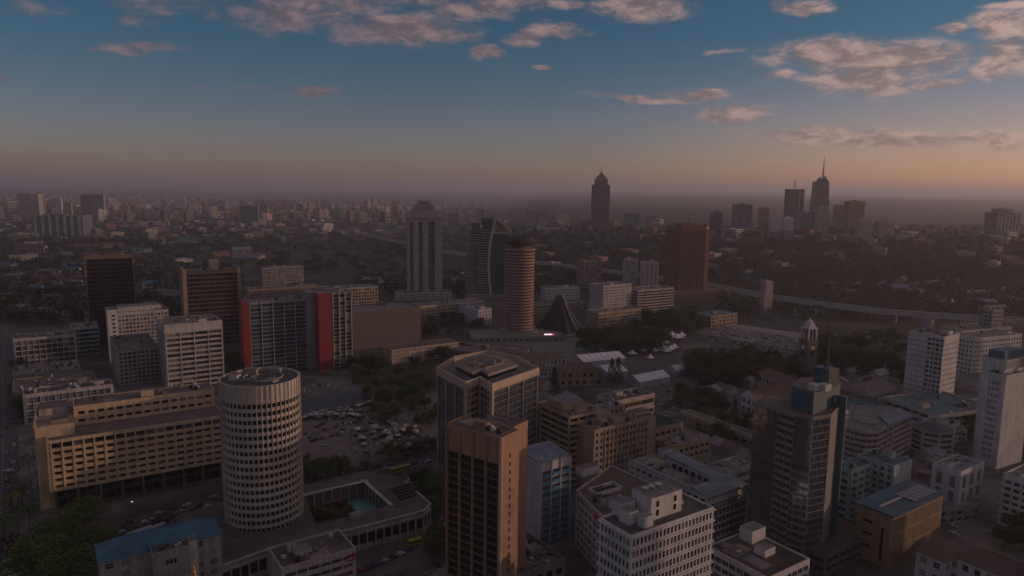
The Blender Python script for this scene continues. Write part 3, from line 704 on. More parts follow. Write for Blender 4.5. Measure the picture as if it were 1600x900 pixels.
# ------------------------------------------------------------------ landmark: twin curved towers with a sail shaped frame
def sail():
    b = Bld('sail_tower', 'curved dark glass tower ending in a pale sail shaped frame', 'tower', (-64, 1000), 8, wall('sail_frame', (.55, .51, .47), .15), TG)
    H = 117.0; lev = 30
    def edge_l(t): return -5.6 * sin(pi * t) + 5.3 * t * t
    def body(name, x0, x1, y0, y1, H_, bulge, mat, band):
        m = MB(); prev = None; rings = []
        for k in range(lev + 1):
            t = k / lev; o = edge_l(t) * bulge; e = edge_l(t) * (bulge + .1)
            rings.append([(x0 + o, y0, t * H_), (x1 + e, y0, t * H_), (x1 + e, y1, t * H_), (x0 + o, y1, t * H_)])
        for k in range(lev):
            for j in range(4): m.poly([rings[k][j], rings[k][(j + 1) % 4], rings[k + 1][(j + 1) % 4], rings[k + 1][j]])
        m.poly(rings[-1]); m.build(name, mat, b.root)
        for k in range(1, lev - 2):
            r = rings[k]; z = r[0][2]
            ubox('floor_ledge', b.root, band, ((r[0][0] + r[1][0]) / 2, (y0 + y1) / 2, z), (r[1][0] - r[0][0] + 1.6, y1 - y0 + 1.6, 1.1))
    body('left_wing', 2, 17, 0, 26, 100, .55, BG, wall('sail_ledge', (.38, .38, .40)))
    body('middle_wing', 18.5, 33, -4, 26, 108, .85, BG, MATS['sail_ledge'])
    cap = wall('sail_cap', (.13, .10, .10)); b.block('wing_cap', 22, -3.5, 100, 35, 25, 113, cap, RF_DARK); b.block('wing_cap', 8, 1, 94, 18, 25, 106, cap, RF_DARK)
    # sail: frame swept along a curve, glass between
    fr = MB(); gl = MB(); pr0 = None
    N_ = 36
    for k in range(N_ + 1):
        t = k / N_; z = H * t; xl = 33 + edge_l(t); xr = 59.5 + 2.2 * sin(pi * t)
        zl = min(z, H); cur = (xl, xr, zl)
        if pr0:
            a, c = pr0, cur
            for x_, wd in ((0, 3.2),):
                fr.poly([(a[0], -7, a[2]), (a[0] + 3.2, -7, a[2]), (c[0] + 3.2, -7, c[2]), (c[0], -7, c[2])]); fr.poly([(a[0], 22, a[2]), (a[0], -7, a[2]), (c[0], -7, c[2]), (c[0], 22, c[2])]); fr.poly([(a[0] + 3.2, -7, a[2]), (a[0] + 3.2, -4, a[2]), (c[0] + 3.2, -4, c[2]), (c[0] + 3.2, -7, c[2])])
            if c[2] <= 92:
                gl.poly([(a[0] + 3.2, -4.5, a[2]), (a[1], -4.5, a[2]), (c[1], -4.5, c[2]), (c[0] + 3.2, -4.5, c[2])])
                gl.poly([(a[1], -4.5, a[2]), (a[1], 22, a[2]), (c[1], 22, c[2]), (c[1], -4.5, c[2])])
        pr0 = cur
    gl.poly([(37, -4.5, 92), (60, -4.5, 92), (60, 22, 92), (36, 22, 92)])
    fr.poly([(33, 22, 0), (29, 22, H * .45), (33 + 5, 22, H), (59, 22, 92), (59.5, 22, 0)])
    fr.build('sail_frame', b.w, b.root); gl.build('curtain_wall', TG, b.root)
    m = MB(); xt = 39.0
    m.bar((xt + 1, -5.6, H - 1), (61, -5.6, H - 22), 3.0); m.bar((38, -5.6, 93), (61.5, -5.6, 93), 2.4); m.bar((61, -5.6, 94), (61, -5.6, H - 22), 2.0); m.build('sail_top', b.w, b.root)
    m = MB(); m.poly([(xt, -4.2, 94), (60, -4.2, 94), (60, -4.2, H - 23), (xt, -4.2, H - 3)]); m.build('gold_screen', plain('gold_screen', (.24, .17, .08), .5), b.root)
    b.fins((38.5, -4.5), (59.5, -4.5), 2, 91, 5, .25, .3, STEEL, 'mullion'); b.bands((37.5, -4.5), (60, -4.5), [6 + 6 * k for k in range(14)], .25, .25, DARKM, 'transom')
    b.block('base', -2, -8, 0, 64, 30, 6, CONC, RF_GREY)
    b.done()
sail()

# ------------------------------------------------------------------ foreground towers
def brown_tower():
    b = Bld('brown_tower', 'brown tower with four bays of dark windows and a sunlit blank end wall', 'tower', (-24.4, 261.3), -35, BROWN, BRG)
    w, d, H = 25.9, 11.5, 65.2; P = rect(w, d)
    b.grid(P[0], P[1], 4, H, 16, 4, .93, .985, .0, .5, .7, 9.5, 1.0, (4, 3), gl=BLK); b.bands((1.1, .62), (w - 1.1, .62), [5.3 + 3.167 * k for k in range(16)], .8, .08, plain('spandrel_dark', (.06, .04, .03), .6), 'spandrel'); b.fins(P[0], P[1], 0, H, 4, .62, .6, BROWN, 'pier', m=.5); b.face(P[0], P[1], 0, 4)
    for k in range(5): ubox('top_panel_joint', b.root, DARKM, (.5 + (w - 1) * k / 4 + .9, -.03, H - 4.6), (.10, .08, 9.2))
    b.grid(P[1], P[2], 3, H - 4, 17, 1, .09, .55, .22, .01, .5, 2, 1, (1, 1), gl=BLK); b.face(P[1], P[2], 0, 3); b.face(P[1], P[2], H - 4, H)
    b.face(P[2], P[3], 0, H); b.grid(P[3], P[0], 0, H, 17, 1, .1, .5, .3, 1, .4, 6, 2, gl=BLK)
    b.roof(P, H, RF_BROWN, .8, .5)
    # rear stair tower, slightly set back
    b.block('rear_tower', 8, 11.6, 0, 23.5, 21, H + .6, BROWN, RF_BROWN); b.block('rear_tower_parapet', 8, 20.5, H + .6, 23.5, 21, H + 1.4, BROWN); b.block('rear_tower_parapet', 23.0, 11.6, H + .6, 23.5, 20.4, H + 1.4, BROWN)
    b.block('plant_deck', 3, 3, H, 10, 9, H + 1.2, CONC, RF_TAN)
    for x, y in ((13.0, 5), (14.6, 5.4), (16.0, 4.8), (14.0, 6.6)):
        m = MB(); m.lathe([(.75, H + .3), (.8, H + 1.6), (.5, H + 2.0)], 10); m.build('water_tank', TANK, b.root, loc=(x, y, 0))
    m = MB()
    for a, c in (((.8, .8), (w - .8, .8)), ((w - .8, .8), (w - .8, d - .8)), ((.8, .8), (.8, d - .8))):
        m.bar((*a, H + 1.5), (*c, H + 1.5), .12); L = math.dist(a, c)
        for k in range(int(L // 2) + 1): t = k * 2 / L; m.bar((a[0] + (c[0] - a[0]) * t, a[1] + (c[1] - a[1]) * t, H), (a[0] + (c[0] - a[0]) * t, a[1] + (c[1] - a[1]) * t, H + 1.5), .1)
    m.build('roof_rail', BROWN, b.root); b.clutter(2, 2, 24, 10, H, 8, .8); b.clutter(9, 13, 22, 20, H + .6, 9, .5)
    b.block('podium', -6, -5, 0, 30, 24, 3.4, CONC, RF_GREY)
    m = MB(); m.bar((w + .6, -.5, 1), (w + .6, -.5, H + 1), .5); m.build('downpipe', OFFW, b.root)
    b.done()
brown_tower()

def white_grid():
    b = Bld('white_office_block', 'white gridded office block with white roof boxes in front of red signed block', 'office block', (37.6, 205.8), 34, WHITE, DG, FRAME_W)
    w, d, H = 37.7, 14.6, 49.4; P = rect(w, d)
    for k, (p, q) in enumerate(edges(P)):
        L = math.dist(p, q); c = max(2, round(L / 1.75)); rows = 13
        b.grid(p, q, 0, H, rows, c, .66, .60, .24, .5, .35, .6, 0, (1, 2), skip=None)
        fh = (H - .6) / rows; b.bands(p, q, [fh * r + .2 for r in range(rows + 1)], .55, .55, WHITE, 'floor_band', .5)
    b.roof(P, H, RF_DARK, .5, .4)
    b.block('lift_house', 13, 4.6, H, 27, 13.8, H + 7.6, WHITE, RF_GREY); b.block('stair_house', 4.5, 6, H, 8.8, 10.4, H + 4.2, WHITE, RF_GREY); b.block('stair_house', 7.2, 1.6, H, 11, 5, H + 4, WHITE, RF_GREY); b.block('tank_house', 6, 11, H, 12, 15.5, H + 5, WHITE, RF_GREY)
    for x in (14, 22):
        for z in (1.2, 4.2): b.block('window', x + 1.2, 4.54, H + z, x + 2.4, 4.6, H + z + 2, BLK)
    for k in range(4): m = MB(); m.bar((15 + 2.5 * k, 8, H + 7.2), (15 + 2.5 * k, 8, H + 9.5 + k % 2), .14); m.bar((14.4 + 2.5 * k, 8, H + 9), (15.6 + 2.5 * k, 8, H + 9), .1); m.build('aerial', STEEL, b.root)
    for k in range(3): m = MB(); m.lathe([(.1, H + 7.6), (.9, H + 8.0), (1.2, H + 8.5)], 12, c=(16 + 3 * k, 10.6)); m.build('dish', METALW, b.root)
    for k in range(5): ubox('cooling_unit', b.root, METALW, (27 + 1.4 * k, 10.5 - (k % 2) * 2, H + .6), (1.1, 1, 1.1))
    b.done()
white_grid()

def red_sign_block():
    b = Bld('atrium_block', 'pale office block with a square light well in its brown roof and a red sign', 'office block', (37.4, 270.0), 34, OFFW, DG, FRAME_W)
    pl = [b.L(*p) for p in ((37.4, 270.0), (72, 293), (48.5, 324), (29.1, 295))]; H = 24.4
    for k, (p, q) in enumerate(edges(pl)):
        L = math.dist(p, q); b.grid(p, q, 0, H, 7, max(2, round(L / 4.6)), .74, .55, .28, .6, .4, .6, 0, (3, 2))
    b.roof(pl, H, roofmat('roof_rust', (.17, .11, .085)), .9, .5)
    w0 = b.L(*G(946, 761, 26)); x, y = w0; a = 7.0
    for nm, (x0, y0, x1, y1) in zip(('well_wall',) * 4, ((x - a, y - 3.2, x + a, y - 2.8), (x - a, y + 2.8, x + a, y + 3.2), (x - a, y - 2.79, x - a + .4, y + 2.79), (x + a - .4, y - 2.79, x + a, y + 2.79))): b.block(nm, x0, y0, H, x1, y1, H + 1.6, WHITE)
    b.block('well_floor', x - a + .4, y - 2.8, H + .02, x + a - .4, y + 2.8, H + .08, BLK)
    for k in range(6): b.block('well_window', x - a + .8 + 1.35 * k, y + 2.7, H + .3, x - a + 1.7 + 1.35 * k, y + 2.78, H + 1.2, DG)
    w1 = b.L(*G(918, 737, 25)); b.block('stair_house', w1[0] - 5, w1[1] - 2.5, H, w1[0] + 5, w1[1] + 2.5, H + 3.6, WHITE, RF_BROWN)
    p, q = pl[3], pl[0]; L = math.dist(p, q); ang = atan2(q[1] - p[1], q[0] - p[0]); t = .86
    ubox('sign', b.root, plain('sign_red', (.42, .01, .035), .5, emit=(.5, .01, .04), estr=.05), (p[0] + (q[0] - p[0]) * t + sin(ang) * .4, p[1] + (q[1] - p[1]) * t - cos(ang) * .4, H - 1.6), (5.2, .5, 2.2), ang)
    b.clutter(4, 4, 24, 18, H, 14, 1.1); b.done()
red_sign_block()

def small_white():
    b = Bld('narrow_white_block', 'narrow white block with blue window bands and grey sheet roof beside brown tower', 'office block', (13.4, 293.4), 34, WHITE, BG, FRAME_W)
    w, d, H = 16.6, 16.6, 38.0; P = rect(w, d)
    b.grid(P[0], P[1], 0, H, 10, 3, .92, .60, .2, .5, .9, 3.6, .6, (4, 2), gl=BG)
    for r in range(10):
        for c in range(3): ubox('window_box', b.root, plain('blue_panel', (.10, .30, .44), .6), (.5 + 5.2 * (c + .5), -.25, .6 + 3.38 * r + .75), (4.5, .5, 1.35))
    b.fins(P[0], P[1], 0, H, 3, .6, .5, WHITE, 'pier', m=.3)
    b.face(P[1], P[2], 0, H); b.face(P[2], P[3], 0, H); b.w = WHITE; b.face(P[3], P[0], 0, H)
    m = MB(); m.poly([(-.4, -.4, H + .1), (w + .4, -.4, H + .1), (w + .4, d + .4, H + 1.6), (-.4, d + .4, H + 1.6)]); m.poly([(-.4, d + .4, H), (-.4, -.4, H), (-.4, -.4, H + .1), (-.4, d + .4, H + 1.6)]); m.poly([(-.4, -.4, H), (w + .4, -.4, H), (w + .4, -.4, H + .1), (-.4, -.4, H + .1)]); m.poly([(w + .4, -.4, H), (w + .4, d + .4, H), (w + .4, d + .4, H + 1.6), (w + .4, -.4, H + .1)]); m.poly([(w + .4, d + .4, H), (-.4, d + .4, H), (-.4, d + .4, H + 1.6), (w + .4, d + .4, H + 1.6)])
    m.build('roof', RF_METAL, b.root)
    for k in range(9): m = MB(); x, y = 2 + 6 * (k % 3), 3 + 5 * (k // 3); z = H + .1 + 1.5 * y / d; m.bar((x, y, z), (x, y, z + .9), .3); m.bar((x, y, z + .9), (x + .9, y, z + 1.0), .3); m.build('roof_vent', METALW, b.root)
    b.done()
small_white()

def glass_tower():
    Wp = [(104.6, 295.5), (112.2, 288.2), (114.0, 283.4), (116.5, 281.4), (122.0, 276.6), (131.3, 281.0), (140.0, 292.5), (127, 312), (112, 308)]
    b = Bld('glass_tower', 'tall faceted glass tower with teal crown and spire', 'tower', Wp[4], 34, wall('glass_tower_stone', (.27, .255, .26), .2), WARMG)
    pl = [b.L(*p) for p in Wp]; H = 65.0
    for k, (p, q) in enumerate(edges(pl)):
        if k in (0, 3): b.grid(p, q, 0, H, 20, 6, .995, .985, .0, .1, .08, .8, 0, (1, 1), gl=WARMG)
        elif k in (1, 2): b.grid(p, q, 0, H, 20, 2, .9, .6, .3, .1, 1.2, .8, 0, (2, 1), gl=BG)
        elif k == 4: b.grid(p, q, 0, H, 21, 8, .90, .88, .06, .3, .2, .8, 0, (1, 2), gl=BG)
        elif k == 5: b.face(p, q, 0, H)
        else: b.grid(p, q, 0, H, 20, 5, .95, .9, .05, .2, .12, .8, 0, gl=TG)
    p, q = pl[1], pl[2]; b.bands(pl[1], pl[3], [3.2 * r for r in range(1, 21)], .5, .8, CONC, 'balcony_ledge')
    p, q = pl[3], pl[4]; b.bands(p, q, [9 + 3.2 * r for r in range(11)], .9, .35, b.w, 'spandrel')
    b.roof(pl, H, RF_BROWN, .6, .4)
    tq = wall('teal_panel', (.03, .12, .15), .15, .5); cr = [b.L(*g_) for g_ in (G(1236, 618, 70), G(1271, 630, 70), G(1312, 614, 70), G(1303, 604, 70), G(1250, 605, 70))]
    m = MB(); m.prism(cr, H, H + 8.5, 0, 1); m.build('crown', [tq, RF_BROWN], b.root)
    m = MB(); m.prism([(x * 1.02, y * 1.02) for x, y in cr], H + 8.5, H + 9.3, 0, 1); m.build('crown_cornice', [tq, RF_BROWN], b.root)
    c0 = b.L(*G(1292, 598, 76)); ubox('lift_tower', b.root, tq, (c0[0] + 2, c0[1] + 2, H + 13), (7, 7, 8)); m = MB(); zt = H + 17
    for k in range(5): m.box(c0[0] - 1 + 1.5 * k, c0[1] - 1.7, H + 9.4, c0[0] - .5 + 1.5 * k, c0[1] - 1.5, H + 16.6)
    m.build('lift_tower_ribs', STEEL, b.root)
    m = MB(); m.lathe([(1.0, zt), (.8, zt + 8), (.5, zt + 15), (.12, zt + 20)], 8, c=(c0[0] + 2.6, c0[1] + 2.6)); m.build('spire', plain('spire_dark', (.05, .055, .06), .7), b.root)
    for k, dx in enumerate((-3.4, .6)): q = b.L(*G(1272 + 16 * k, 607, 75)); ubox('white_tank', b.root, METALW, (q[0], q[1], H + 10.7), (4.2, 3.6, 2.6))
    sf = pl[5], pl[6]; L = math.dist(*sf); ang = atan2(sf[1][1] - sf[0][1], sf[1][0] - sf[0][0])
    ubox('teal_fin', b.root, tq, (sf[1][0] - .2, sf[1][1] - .5, H / 2 + 2), (1.6, 4.2, H + 6), ang)
    e = edges(pl)[0]; b.done(px=7)
glass_tower()

def blue_cream():
    Wp = [G(*p, 54) for p in ((684, 577), (727, 600), (750, 592), (768, 603), (840, 578), (806, 560), (762, 551), (712, 560))]
    b = Bld('cream_and_blue_block', 'cream framed office block with blue glass walls and a roof terrace', 'office block', Wp[3], 34, wall('cream_panel', (.66, .52, .39), .2), BG)
    pl = [b.L(*p) for p in Wp]; H = 51.0
    for k, (p, q) in enumerate(edges(pl)):
        L = math.dist(p, q)
        if k == 0: b.grid(p, q, 0, H, 14, 9, .998, .99, .0, .3, .2, 0, 0, (1, 2), gl=BG); b.fins(p, q, 0, H, 3, .9, .55, b.w, 'pier', m=.5)
        elif k == 3: b.grid(p, q, 0, H, 14, 9, .93, .84, .08, .8, .25, 0, 0, (3, 3), gl=BG); b.fins(p, q, 0, H, 3, 1.2, .6, b.w, 'pier', m=.6)
        elif k in (1, 2): b.grid(p, q, 0, H, 14, 3, .8, .7, .2, .8, .3, 0, 0, (2, 2), gl=BG); b.fins(p, q, 0, H, 1, 1.6, .5, b.w, 'pier', m=.8)
        else: b.grid(p, q, 0, H, 14, max(2, round(L / 3)), .8, .7, .15, .8, .3, 0, 0, (2, 2), gl=BG)
        b.bands(p, q, (H + 2.2,), 4.4, .9, b.w, 'parapet_band', .45)
    b.fr = FRAME_W; b.roof(pl, H + 1.5, RF_GREY, 2.2, .5)
    cx, cyy = sum(p[0] for p in pl) / 8, sum(p[1] for p in pl) / 8
    pen = [(cx + (x - cx) * .60, cyy + (y - cyy) * .60) for x, y in pl]
    m = MB(); m.prism(pen, H + 1.5, H + 5.6, 0, 1); m.build('penthouse', [GREYW, RF_TAN], b.root)
    m = MB(); m.prism([(cx + (x - cx) * .64, cyy + (y - cyy) * .64) for x, y in pl], H + 5.6, H + 6.0, 0, 1); m.build('penthouse_roof', [b.w, RF_TAN], b.root)
    m = MB(); m.prism([(cx + (x - cx) * .4, cyy + 2 + (y - cyy) * .4) for x, y in pl], H + 6.0, H + 6.8, 0, 1); m.build('plant_deck', [TANW, RF_BROWN], b.root)
    for (p, q) in edges(pen)[:4]: b.bands(p, q, (H + 3.4,), 1.7, .06, BLK, 'glazing')
    for k in range(9): r = random.Random(k); ubox('cooling_unit', b.root, r.choice((STEEL, CONC, TANW)), (cx + r.uniform(-11, 11), cyy + r.uniform(-9, 9), H + 6.9), (r.uniform(1, 3), r.uniform(1, 2.5), 1.3), r.random())
    for k in range(3): m = MB(); m.bar((cx - 6 + 5 * k, cyy + 3, H + 6), (cx - 5 + 5 * k, cyy + 3, H + 11 - k), .14); m.build('aerial', STEEL, b.root)
    b.done(px=7)
blue_cream()

def red_blue():
    b = Bld('red_and_blue_block', 'office slab of blue glass with white fins and two tall red panels', 'office block', (-213.6, 570.3), 30, GREYW, BG)
    w, d, H = 46.0, 20.0, 60.0; P = rect(w, d)
    b.grid(P[0], P[1], 2, H, 17, 5, .98, .80, .16, .4, .3, 1, 0, (4, 1), gl=BG); b.face(P[1], P[2], 0, H); b.face(P[2], P[3], 0, H); b.face(P[3], P[0], 0, H)
    b.fins(P[0], P[1], 2, H + .5, 5, .40, .8, OFFW, 'fin', m=.4); b.roof(P, H, RF_GREY, .8); b.block('red_end_panel', -5.5, -1.6, 0, -.2, d + .5, H + .8, RED)
    b.block('core', w, -2, 0, w + 6.5, d, H + 7, GREYW, RF_GREY)
    x0, y0, x1, y1, H2 = w + 6.5, -13.0, w + 35, 14, 66.0
    b.block('red_panel', x0, y0 - .6, 0, x0 + 12, y0 + 16, H2 + .6, RED, RF_GREY)
    b.grid((x0 + 12, y0), (x1, y0), 2, H2, 19, 3, .97, .72, .2, .3, .3, 1, 0, (3, 1), gl=DG); b.face((x1, y0), (x1, y1), 0, H2); b.face((x1, y1), (x0 + 12, y1), 0, H2); b.fins((x0 + 12, y0), (x1, y0), 2, H2 + .4, 3, .6, 1.0, OFFW, 'fin', m=.3)
    b.roof([(x0 + 12, y0), (x1, y0), (x1, y1), (x0 + 12, y1)], H2, RF_GREY, .8); b.clutter(2, 2, 44, 18, H, 3); b.clutter(x0 + 13, y0 + 2, x1 - 2, y1 - 2, H2, 4, .6)
    b.done(px=7)
red_blue()

# ------------------------------------------------------------------ the other blocks, each with its own look
X = slab
X('white_banded_tower', 'white tower with eleven banded storeys and wide flat roof rim behind ochre block', (-261.5, 525.5), 34, 41.5, 36, 50, OFFW, DG, fl=4.0, bay=9.6, ww=.94, wh=.56, sill=.30, m=.8, depth=.6, top=5.5, fr=(5, 1), band=(.7, .5), fin=(.7, .6, 1.0), roofm=RF_TAN, par=1.2, seed=41, blank=(1, 2), cat='tower', px=7)
b = X('white_corner_block', 'white block with a windowed stair pier and gridded storeys behind white banded tower', (-350.5, 609.2), 34, 47, 40, 43, OFFW, DG, fl=3.5, bay=2.9, ww=.66, wh=.58, sill=.25, fr=(2, 2), band=(.5, .3), roofm=RF_GREY, seed=42, finish=False, frame=FRAME_W, px=6.5)
b.block('stair_pier', -1.6, -1.5, 0, 6.4, 3, 46, WHITE, RF_TAN)
for k in range(11): b.block('stair_window', 2.0, -1.58, 5 + 3.5 * k, 4.2, -1.5, 6.6 + 3.5 * k, BLK)
b.block('penthouse', 8, 10, 42, 42, 28, 46, OFFW, RF_GREY); b.done(px=6.5)
X('lower_white_wing', 'lower grey white wing of gridded windows in front of windowed stair pier', (-303.6, 535.4), 34, 29, 60, 28, GREYW, BG, fl=3.3, bay=3.0, ww=.68, wh=.56, sill=.25, fr=(2, 2), band=(.45, .3, OFFW), fin=(.3, .3, .5, OFFW), roofm=RF_DARK, seed=43, frame=FRAME_W, px=6.5)
X('black_glass_tower', 'black glass tower with thin pale edges and a rusty flat roof', (-401.7, 663.6), 30, 41, 34, 88, wall('rust_frame', (.20, .155, .13), .2), BLK, fl=4, bay=2.9, ww=.97, wh=.93, sill=.05, m=1.2, depth=.5, top=2.4, fr=(1, 1), roofm=RF_BROWN, par=1.4, seed=44, cat='tower', px=7)
b = X('brown_gridded_tower', 'dark brown gridded tower with a square tan box on its roof', (-310.1, 666.5), 30, 49.2, 30, 74, wall('bronze_panel', (.11, .085, .065), .2), BLK, fl=4.2, bay=2.4, ww=.80, wh=.68, sill=.2, m=2.2, depth=.3, top=2.0, fr=(1, 1), band=(.3, .25, wall('bronze_band', (.28, .22, .17))), roofm=RF_BROWN, seed=45, finish=False, cat='tower')
b.block('roof_box', 24, 8, 73, 32, 17, 83, CREAM, RF_TAN); b.block('end_pier', -1.5, -.8, 0, 2.0, 31, 75.2, TANW); b.block('end_pier', 47.6, -.8, 0, 50.2, 31, 75.2, TANW); b.done(px=7)
X('low_grey_slab', 'low weathered grey slab with stained glazing at left edge', (-420.2, 586.8), 34, 45.2, 24, 24, OFFW, LITE, fl=4.2, bay=4.4, ww=.95, wh=.8, sill=.12, m=1.2, depth=.3, fr=(4, 2), fin=(.35, .5, .8), roofm=RF_BROWN, seed=46, clut=2.0, frame=FRAME_W, px=6)
X('teal_windowed_block', 'small block with teal window bands beside low grey slab', (-396.0, 628.5), 34, 21, 25, 26, OFFW, TG, fl=4.0, bay=2.6, ww=.98, wh=.62, sill=.3, m=.5, fr=(2, 1), band=(.6, .3, MINT), seed=47, px=6)
X('blue_windowed_slab', 'low white slab with blue window panels behind the ochre block', (-312.8, 441.7), 34, 50.4, 16, 20, OFFW, BG, fl=4.2, bay=4.0, ww=.95, wh=.78, sill=.12, m=1.4, depth=.3, fr=(3, 2), fin=(.4, .4, .8), roofm=RF_DARK, seed=48, clut=1.5, frame=FRAME_W, px=6)
X('flat_roofed_shops', 'cluster of brown flat roofed shops between the low grey slabs', (-340, 470), 34, 50, 40, 13, TANW, DG, fl=4, bay=5, roofm=RF_BROWN, seed=49, clut=3, cat='shops')
X('rusty_roofed_workshop', 'low workshop with rusty flat roof behind brown flat roofed shops', (-375, 520), 34, 44, 36, 11, CONC, DG, fl=4, bay=5, roofm=RF_TAN, seed=50, clut=3, cat='workshop')
X('green_sheet_shed', 'small dark green roofed shed at the foot of white banded tower', (-243, 478), 34, 24, 16, 9, DARKB, DG, fl=4, bay=5, roofm=RF_TEAL, par=.3, seed=51, clut=.4, cat='shed')
X('windowless_brown_hall', 'large windowless brown hall behind the red panelled slab', (-155.5, 658.5), 36, 79, 40, 37, wall('hall_brown', (.15, .12, .12), .15), DG, roofm=RF_GREY, blank=(0, 1, 2, 3), seed=52, clut=1.2, cat='hall')
X('long_brown_roofed_block', 'long cream block of small windows under a brown pitched roof', (-104.9, 610.4), 34, 67, 18, 13.5, CREAM, DG, fl=3.4, bay=3.0, ww=.42, wh=.45, sill=.3, top=.6, par=.2, roofm=RF_BRT, seed=53, clut=0, fr=(2, 1), cat='building')
X('market_side_wall_block', 'low flat roofed blue grey block behind the market stalls', (-141.8, 465.6), 34, 44, 30, 13, BLUEGW, DG, roofm=RF_BROWN, par=.8, blank=(0, 3), fl=4, bay=6, seed=54, clut=.8, cat='building')
X('long_beige_block', 'long beige block of gridded windows beyond the windowless hall', (-105.9, 808.2), 34, 88, 22, 20, CREAM, DG, fl=3.3, bay=2.6, ww=.6, wh=.5, roofm=RF_GREY, seed=55)
X('blue_roofed_long_block', 'long gridded block with blue sheet roof and roof domes', (-231.4, 862.7), 30, 70, 26, 30, CREAM, DG, fl=4, bay=3.6, ww=.78, wh=.66, sill=.16, roofm=RF_BLUE, par=.4, seed=56, clut=1.5)
X('grey_gridded_long_block', 'long grey block of tiny windows left of the blue roofed block', (-325.3, 868.1), 30, 88, 20, 28, TANW, DG, fl=3.6, bay=2.6, ww=.6, wh=.5, roofm=RF_BLUE, seed=57)
X('far_grey_slab', 'far grey slab of banded windows behind long gridded blocks', (-387.7, 1096.4), 36, 65, 20, 28, GREYW, DG, fl=3.6, bay=3, ww=.8, wh=.5, seed=58)
X('white_tower_wing', 'small white block with square windows at the foot of round terracotta tower', (-38, 795), 34, 18, 46, 19, WHITE, DG, fl=3.6, bay=4.5, ww=.4, wh=.45, roofm=RF_TEAL, seed=59, cat='building')
X('pale_apartment_block', 'pale block of small square windows with a blank white end', (110.1, 848.3), 34, 46, 25, 41, OFFW, DG, fl=3.6, bay=2.6, ww=.55, wh=.5, seed=60, blank=(3,), par=.8)
X('banded_brown_block', 'brown block of white banded storeys beside the pale square windowed block', (158.4, 885.0), 30, 60, 26, 31, PINKW, BLK, fl=3.6, bay=5, ww=.97, wh=.5, sill=.36, band=(.5, .6, OFFW), seed=61)
X('low_beige_block', 'low beige block with a flat roof behind the park trees', (98, 790), 34, 66, 22, 18, BEIGE, DG, fl=3.6, bay=4, seed=62)
X('blue_roofed_hall', 'low hall with blue sheet roof right of park trees', (228, 800), 34, 46, 24, 14, TANW, DG, fl=4, bay=6, roofm=RF_BLUE, par=.3, seed=63, clut=.4, cat='hall')
X('red_and_white_tower', 'narrow red brick tower with white balcony bands', (111.0, 1101.7), 20, 32, 24, 45, BRICKR, DG, fl=3.2, bay=10, ww=.5, wh=.5, band=(.9, .5, OFFW), seed=64, cat='tower')
X('grey_white_tower', 'grey and white slab tower right of the red brick tower', (181, 1110), 12, 17, 20, 48, OFFW, DG, fl=3.4, bay=3, ww=.7, wh=.5, seed=65, cat='tower', blank=(3,))
X('pale_blue_tower', 'pale tower with balcony ledges next to grey and white slab tower', (205, 1090), 12, 22, 20, 46, WHITE, DG, fl=3.4, bay=6, ww=.5, wh=.5, band=(.5, .8, OFFW), seed=66, cat='tower', blank=(3,))
X('white_low_clinic', 'low white block with teal roof behind round terracotta tower', (48, 985), 20, 52, 20, 18, WHITE, DG, fl=3.6, bay=3, ww=.6, wh=.5, roofm=RF_TEAL, seed=67, cat='building')
X('teal_roofed_arcade', 'low arcade with a teal roof beyond the folded cone', (30, 870), 20, 70, 18, 13, BEIGE, DG, fl=4, bay=4, roofm=RF_TEAL, par=.3, seed=68, clut=.3, cat='building')

def octagon_tower():
    b = Bld('red_brown_tower', 'broad red brown faceted tower with vertical window strips and roof masts', 'tower', (254, 1033), 12, wall('red_brown_panel', (.33, .175, .13), .15), BRG)
    w, H = 29.0, 104.0; pl = [(-29, -9), (-19, -19), (19, -19), (29, -9), (29, 12), (19, 24), (-19, 24), (-29, 12)]
    for k, (p, q) in enumerate(edges(pl)):
        L = math.dist(p, q); c = max(3, round(L / 4.2)); b.grid(p, q, 6, H - 3, 26, c, .45, .78, .12, .8, .5, 3, 0, (1, 1), gl=BRG); b.face(p, q, 0, 6); b.face(p, q, H - 3, H); b.fins(p, q, 6, H - 3, c, 1.1, .8, b.w, 'pier', m=.8)
    b.roof(pl, H, RF_BROWN, 1.2); b.block('penthouse', -14, -8, H, 14, 14, H + 5, b.w, RF_DARK)
    m = MB(); m.bar((0, 0, H + 5), (0, 0, H + 19), .8); m.bar((6, 4, H + 5), (6, 4, H + 13), .5); m.build('mast', STEEL, b.root); b.block('podium', -40, -30, 0, 40, 30, 14, b.w, RF_BROWN); b.done()
octagon_tower()

# right hand quarter
b = X('blue_roofed_tan_box', 'plain tan box building with overhanging blue roof and solar panels', (157.9, 277.2), 34, 42.1, 15, 23.2, wall('tan_ribbed', (.38, .26, .165), .2), DG, fl=7, bay=1.2, ww=.35, wh=.9, sill=.05, m=.8, depth=.35, top=1.5, bot=1, par=.2, fr=(1, 1), roofm=RF_BLUE, clut=0, blank=(1, 2, 3), finish=False, cat='building', px=30)
m = MB(); m.box(-1, -1, 23.2, 43.1, 16, 24.0); m.build('blue_roof', roofmat('sheet_blue_deep', (.025, .12, .19), 1.6), b.root)
for k in range(5):
    for j in range(2): ubox('solar_panel', b.root, plain('solar_panel', (.20, .17, .18), .3), (22.5 + 3.9 * k, 3.6 + 4.4 * j, 24.35), (3.5, 4.1, .12))
m = MB(); m.box(3, 6.8, 24.0, 20, 7.6, 24.5); m.build('walkway', OFFW, b.root); b.block('slot_window', -.06, 3, 2, -.001, 4.2, 17, BLK)
for k in range(3): b.block('slot_window', -.05, 8, 6 + 5.4 * k, -.001, 12, 7.2 + 5.4 * k, BLK)
b.done(px=30)
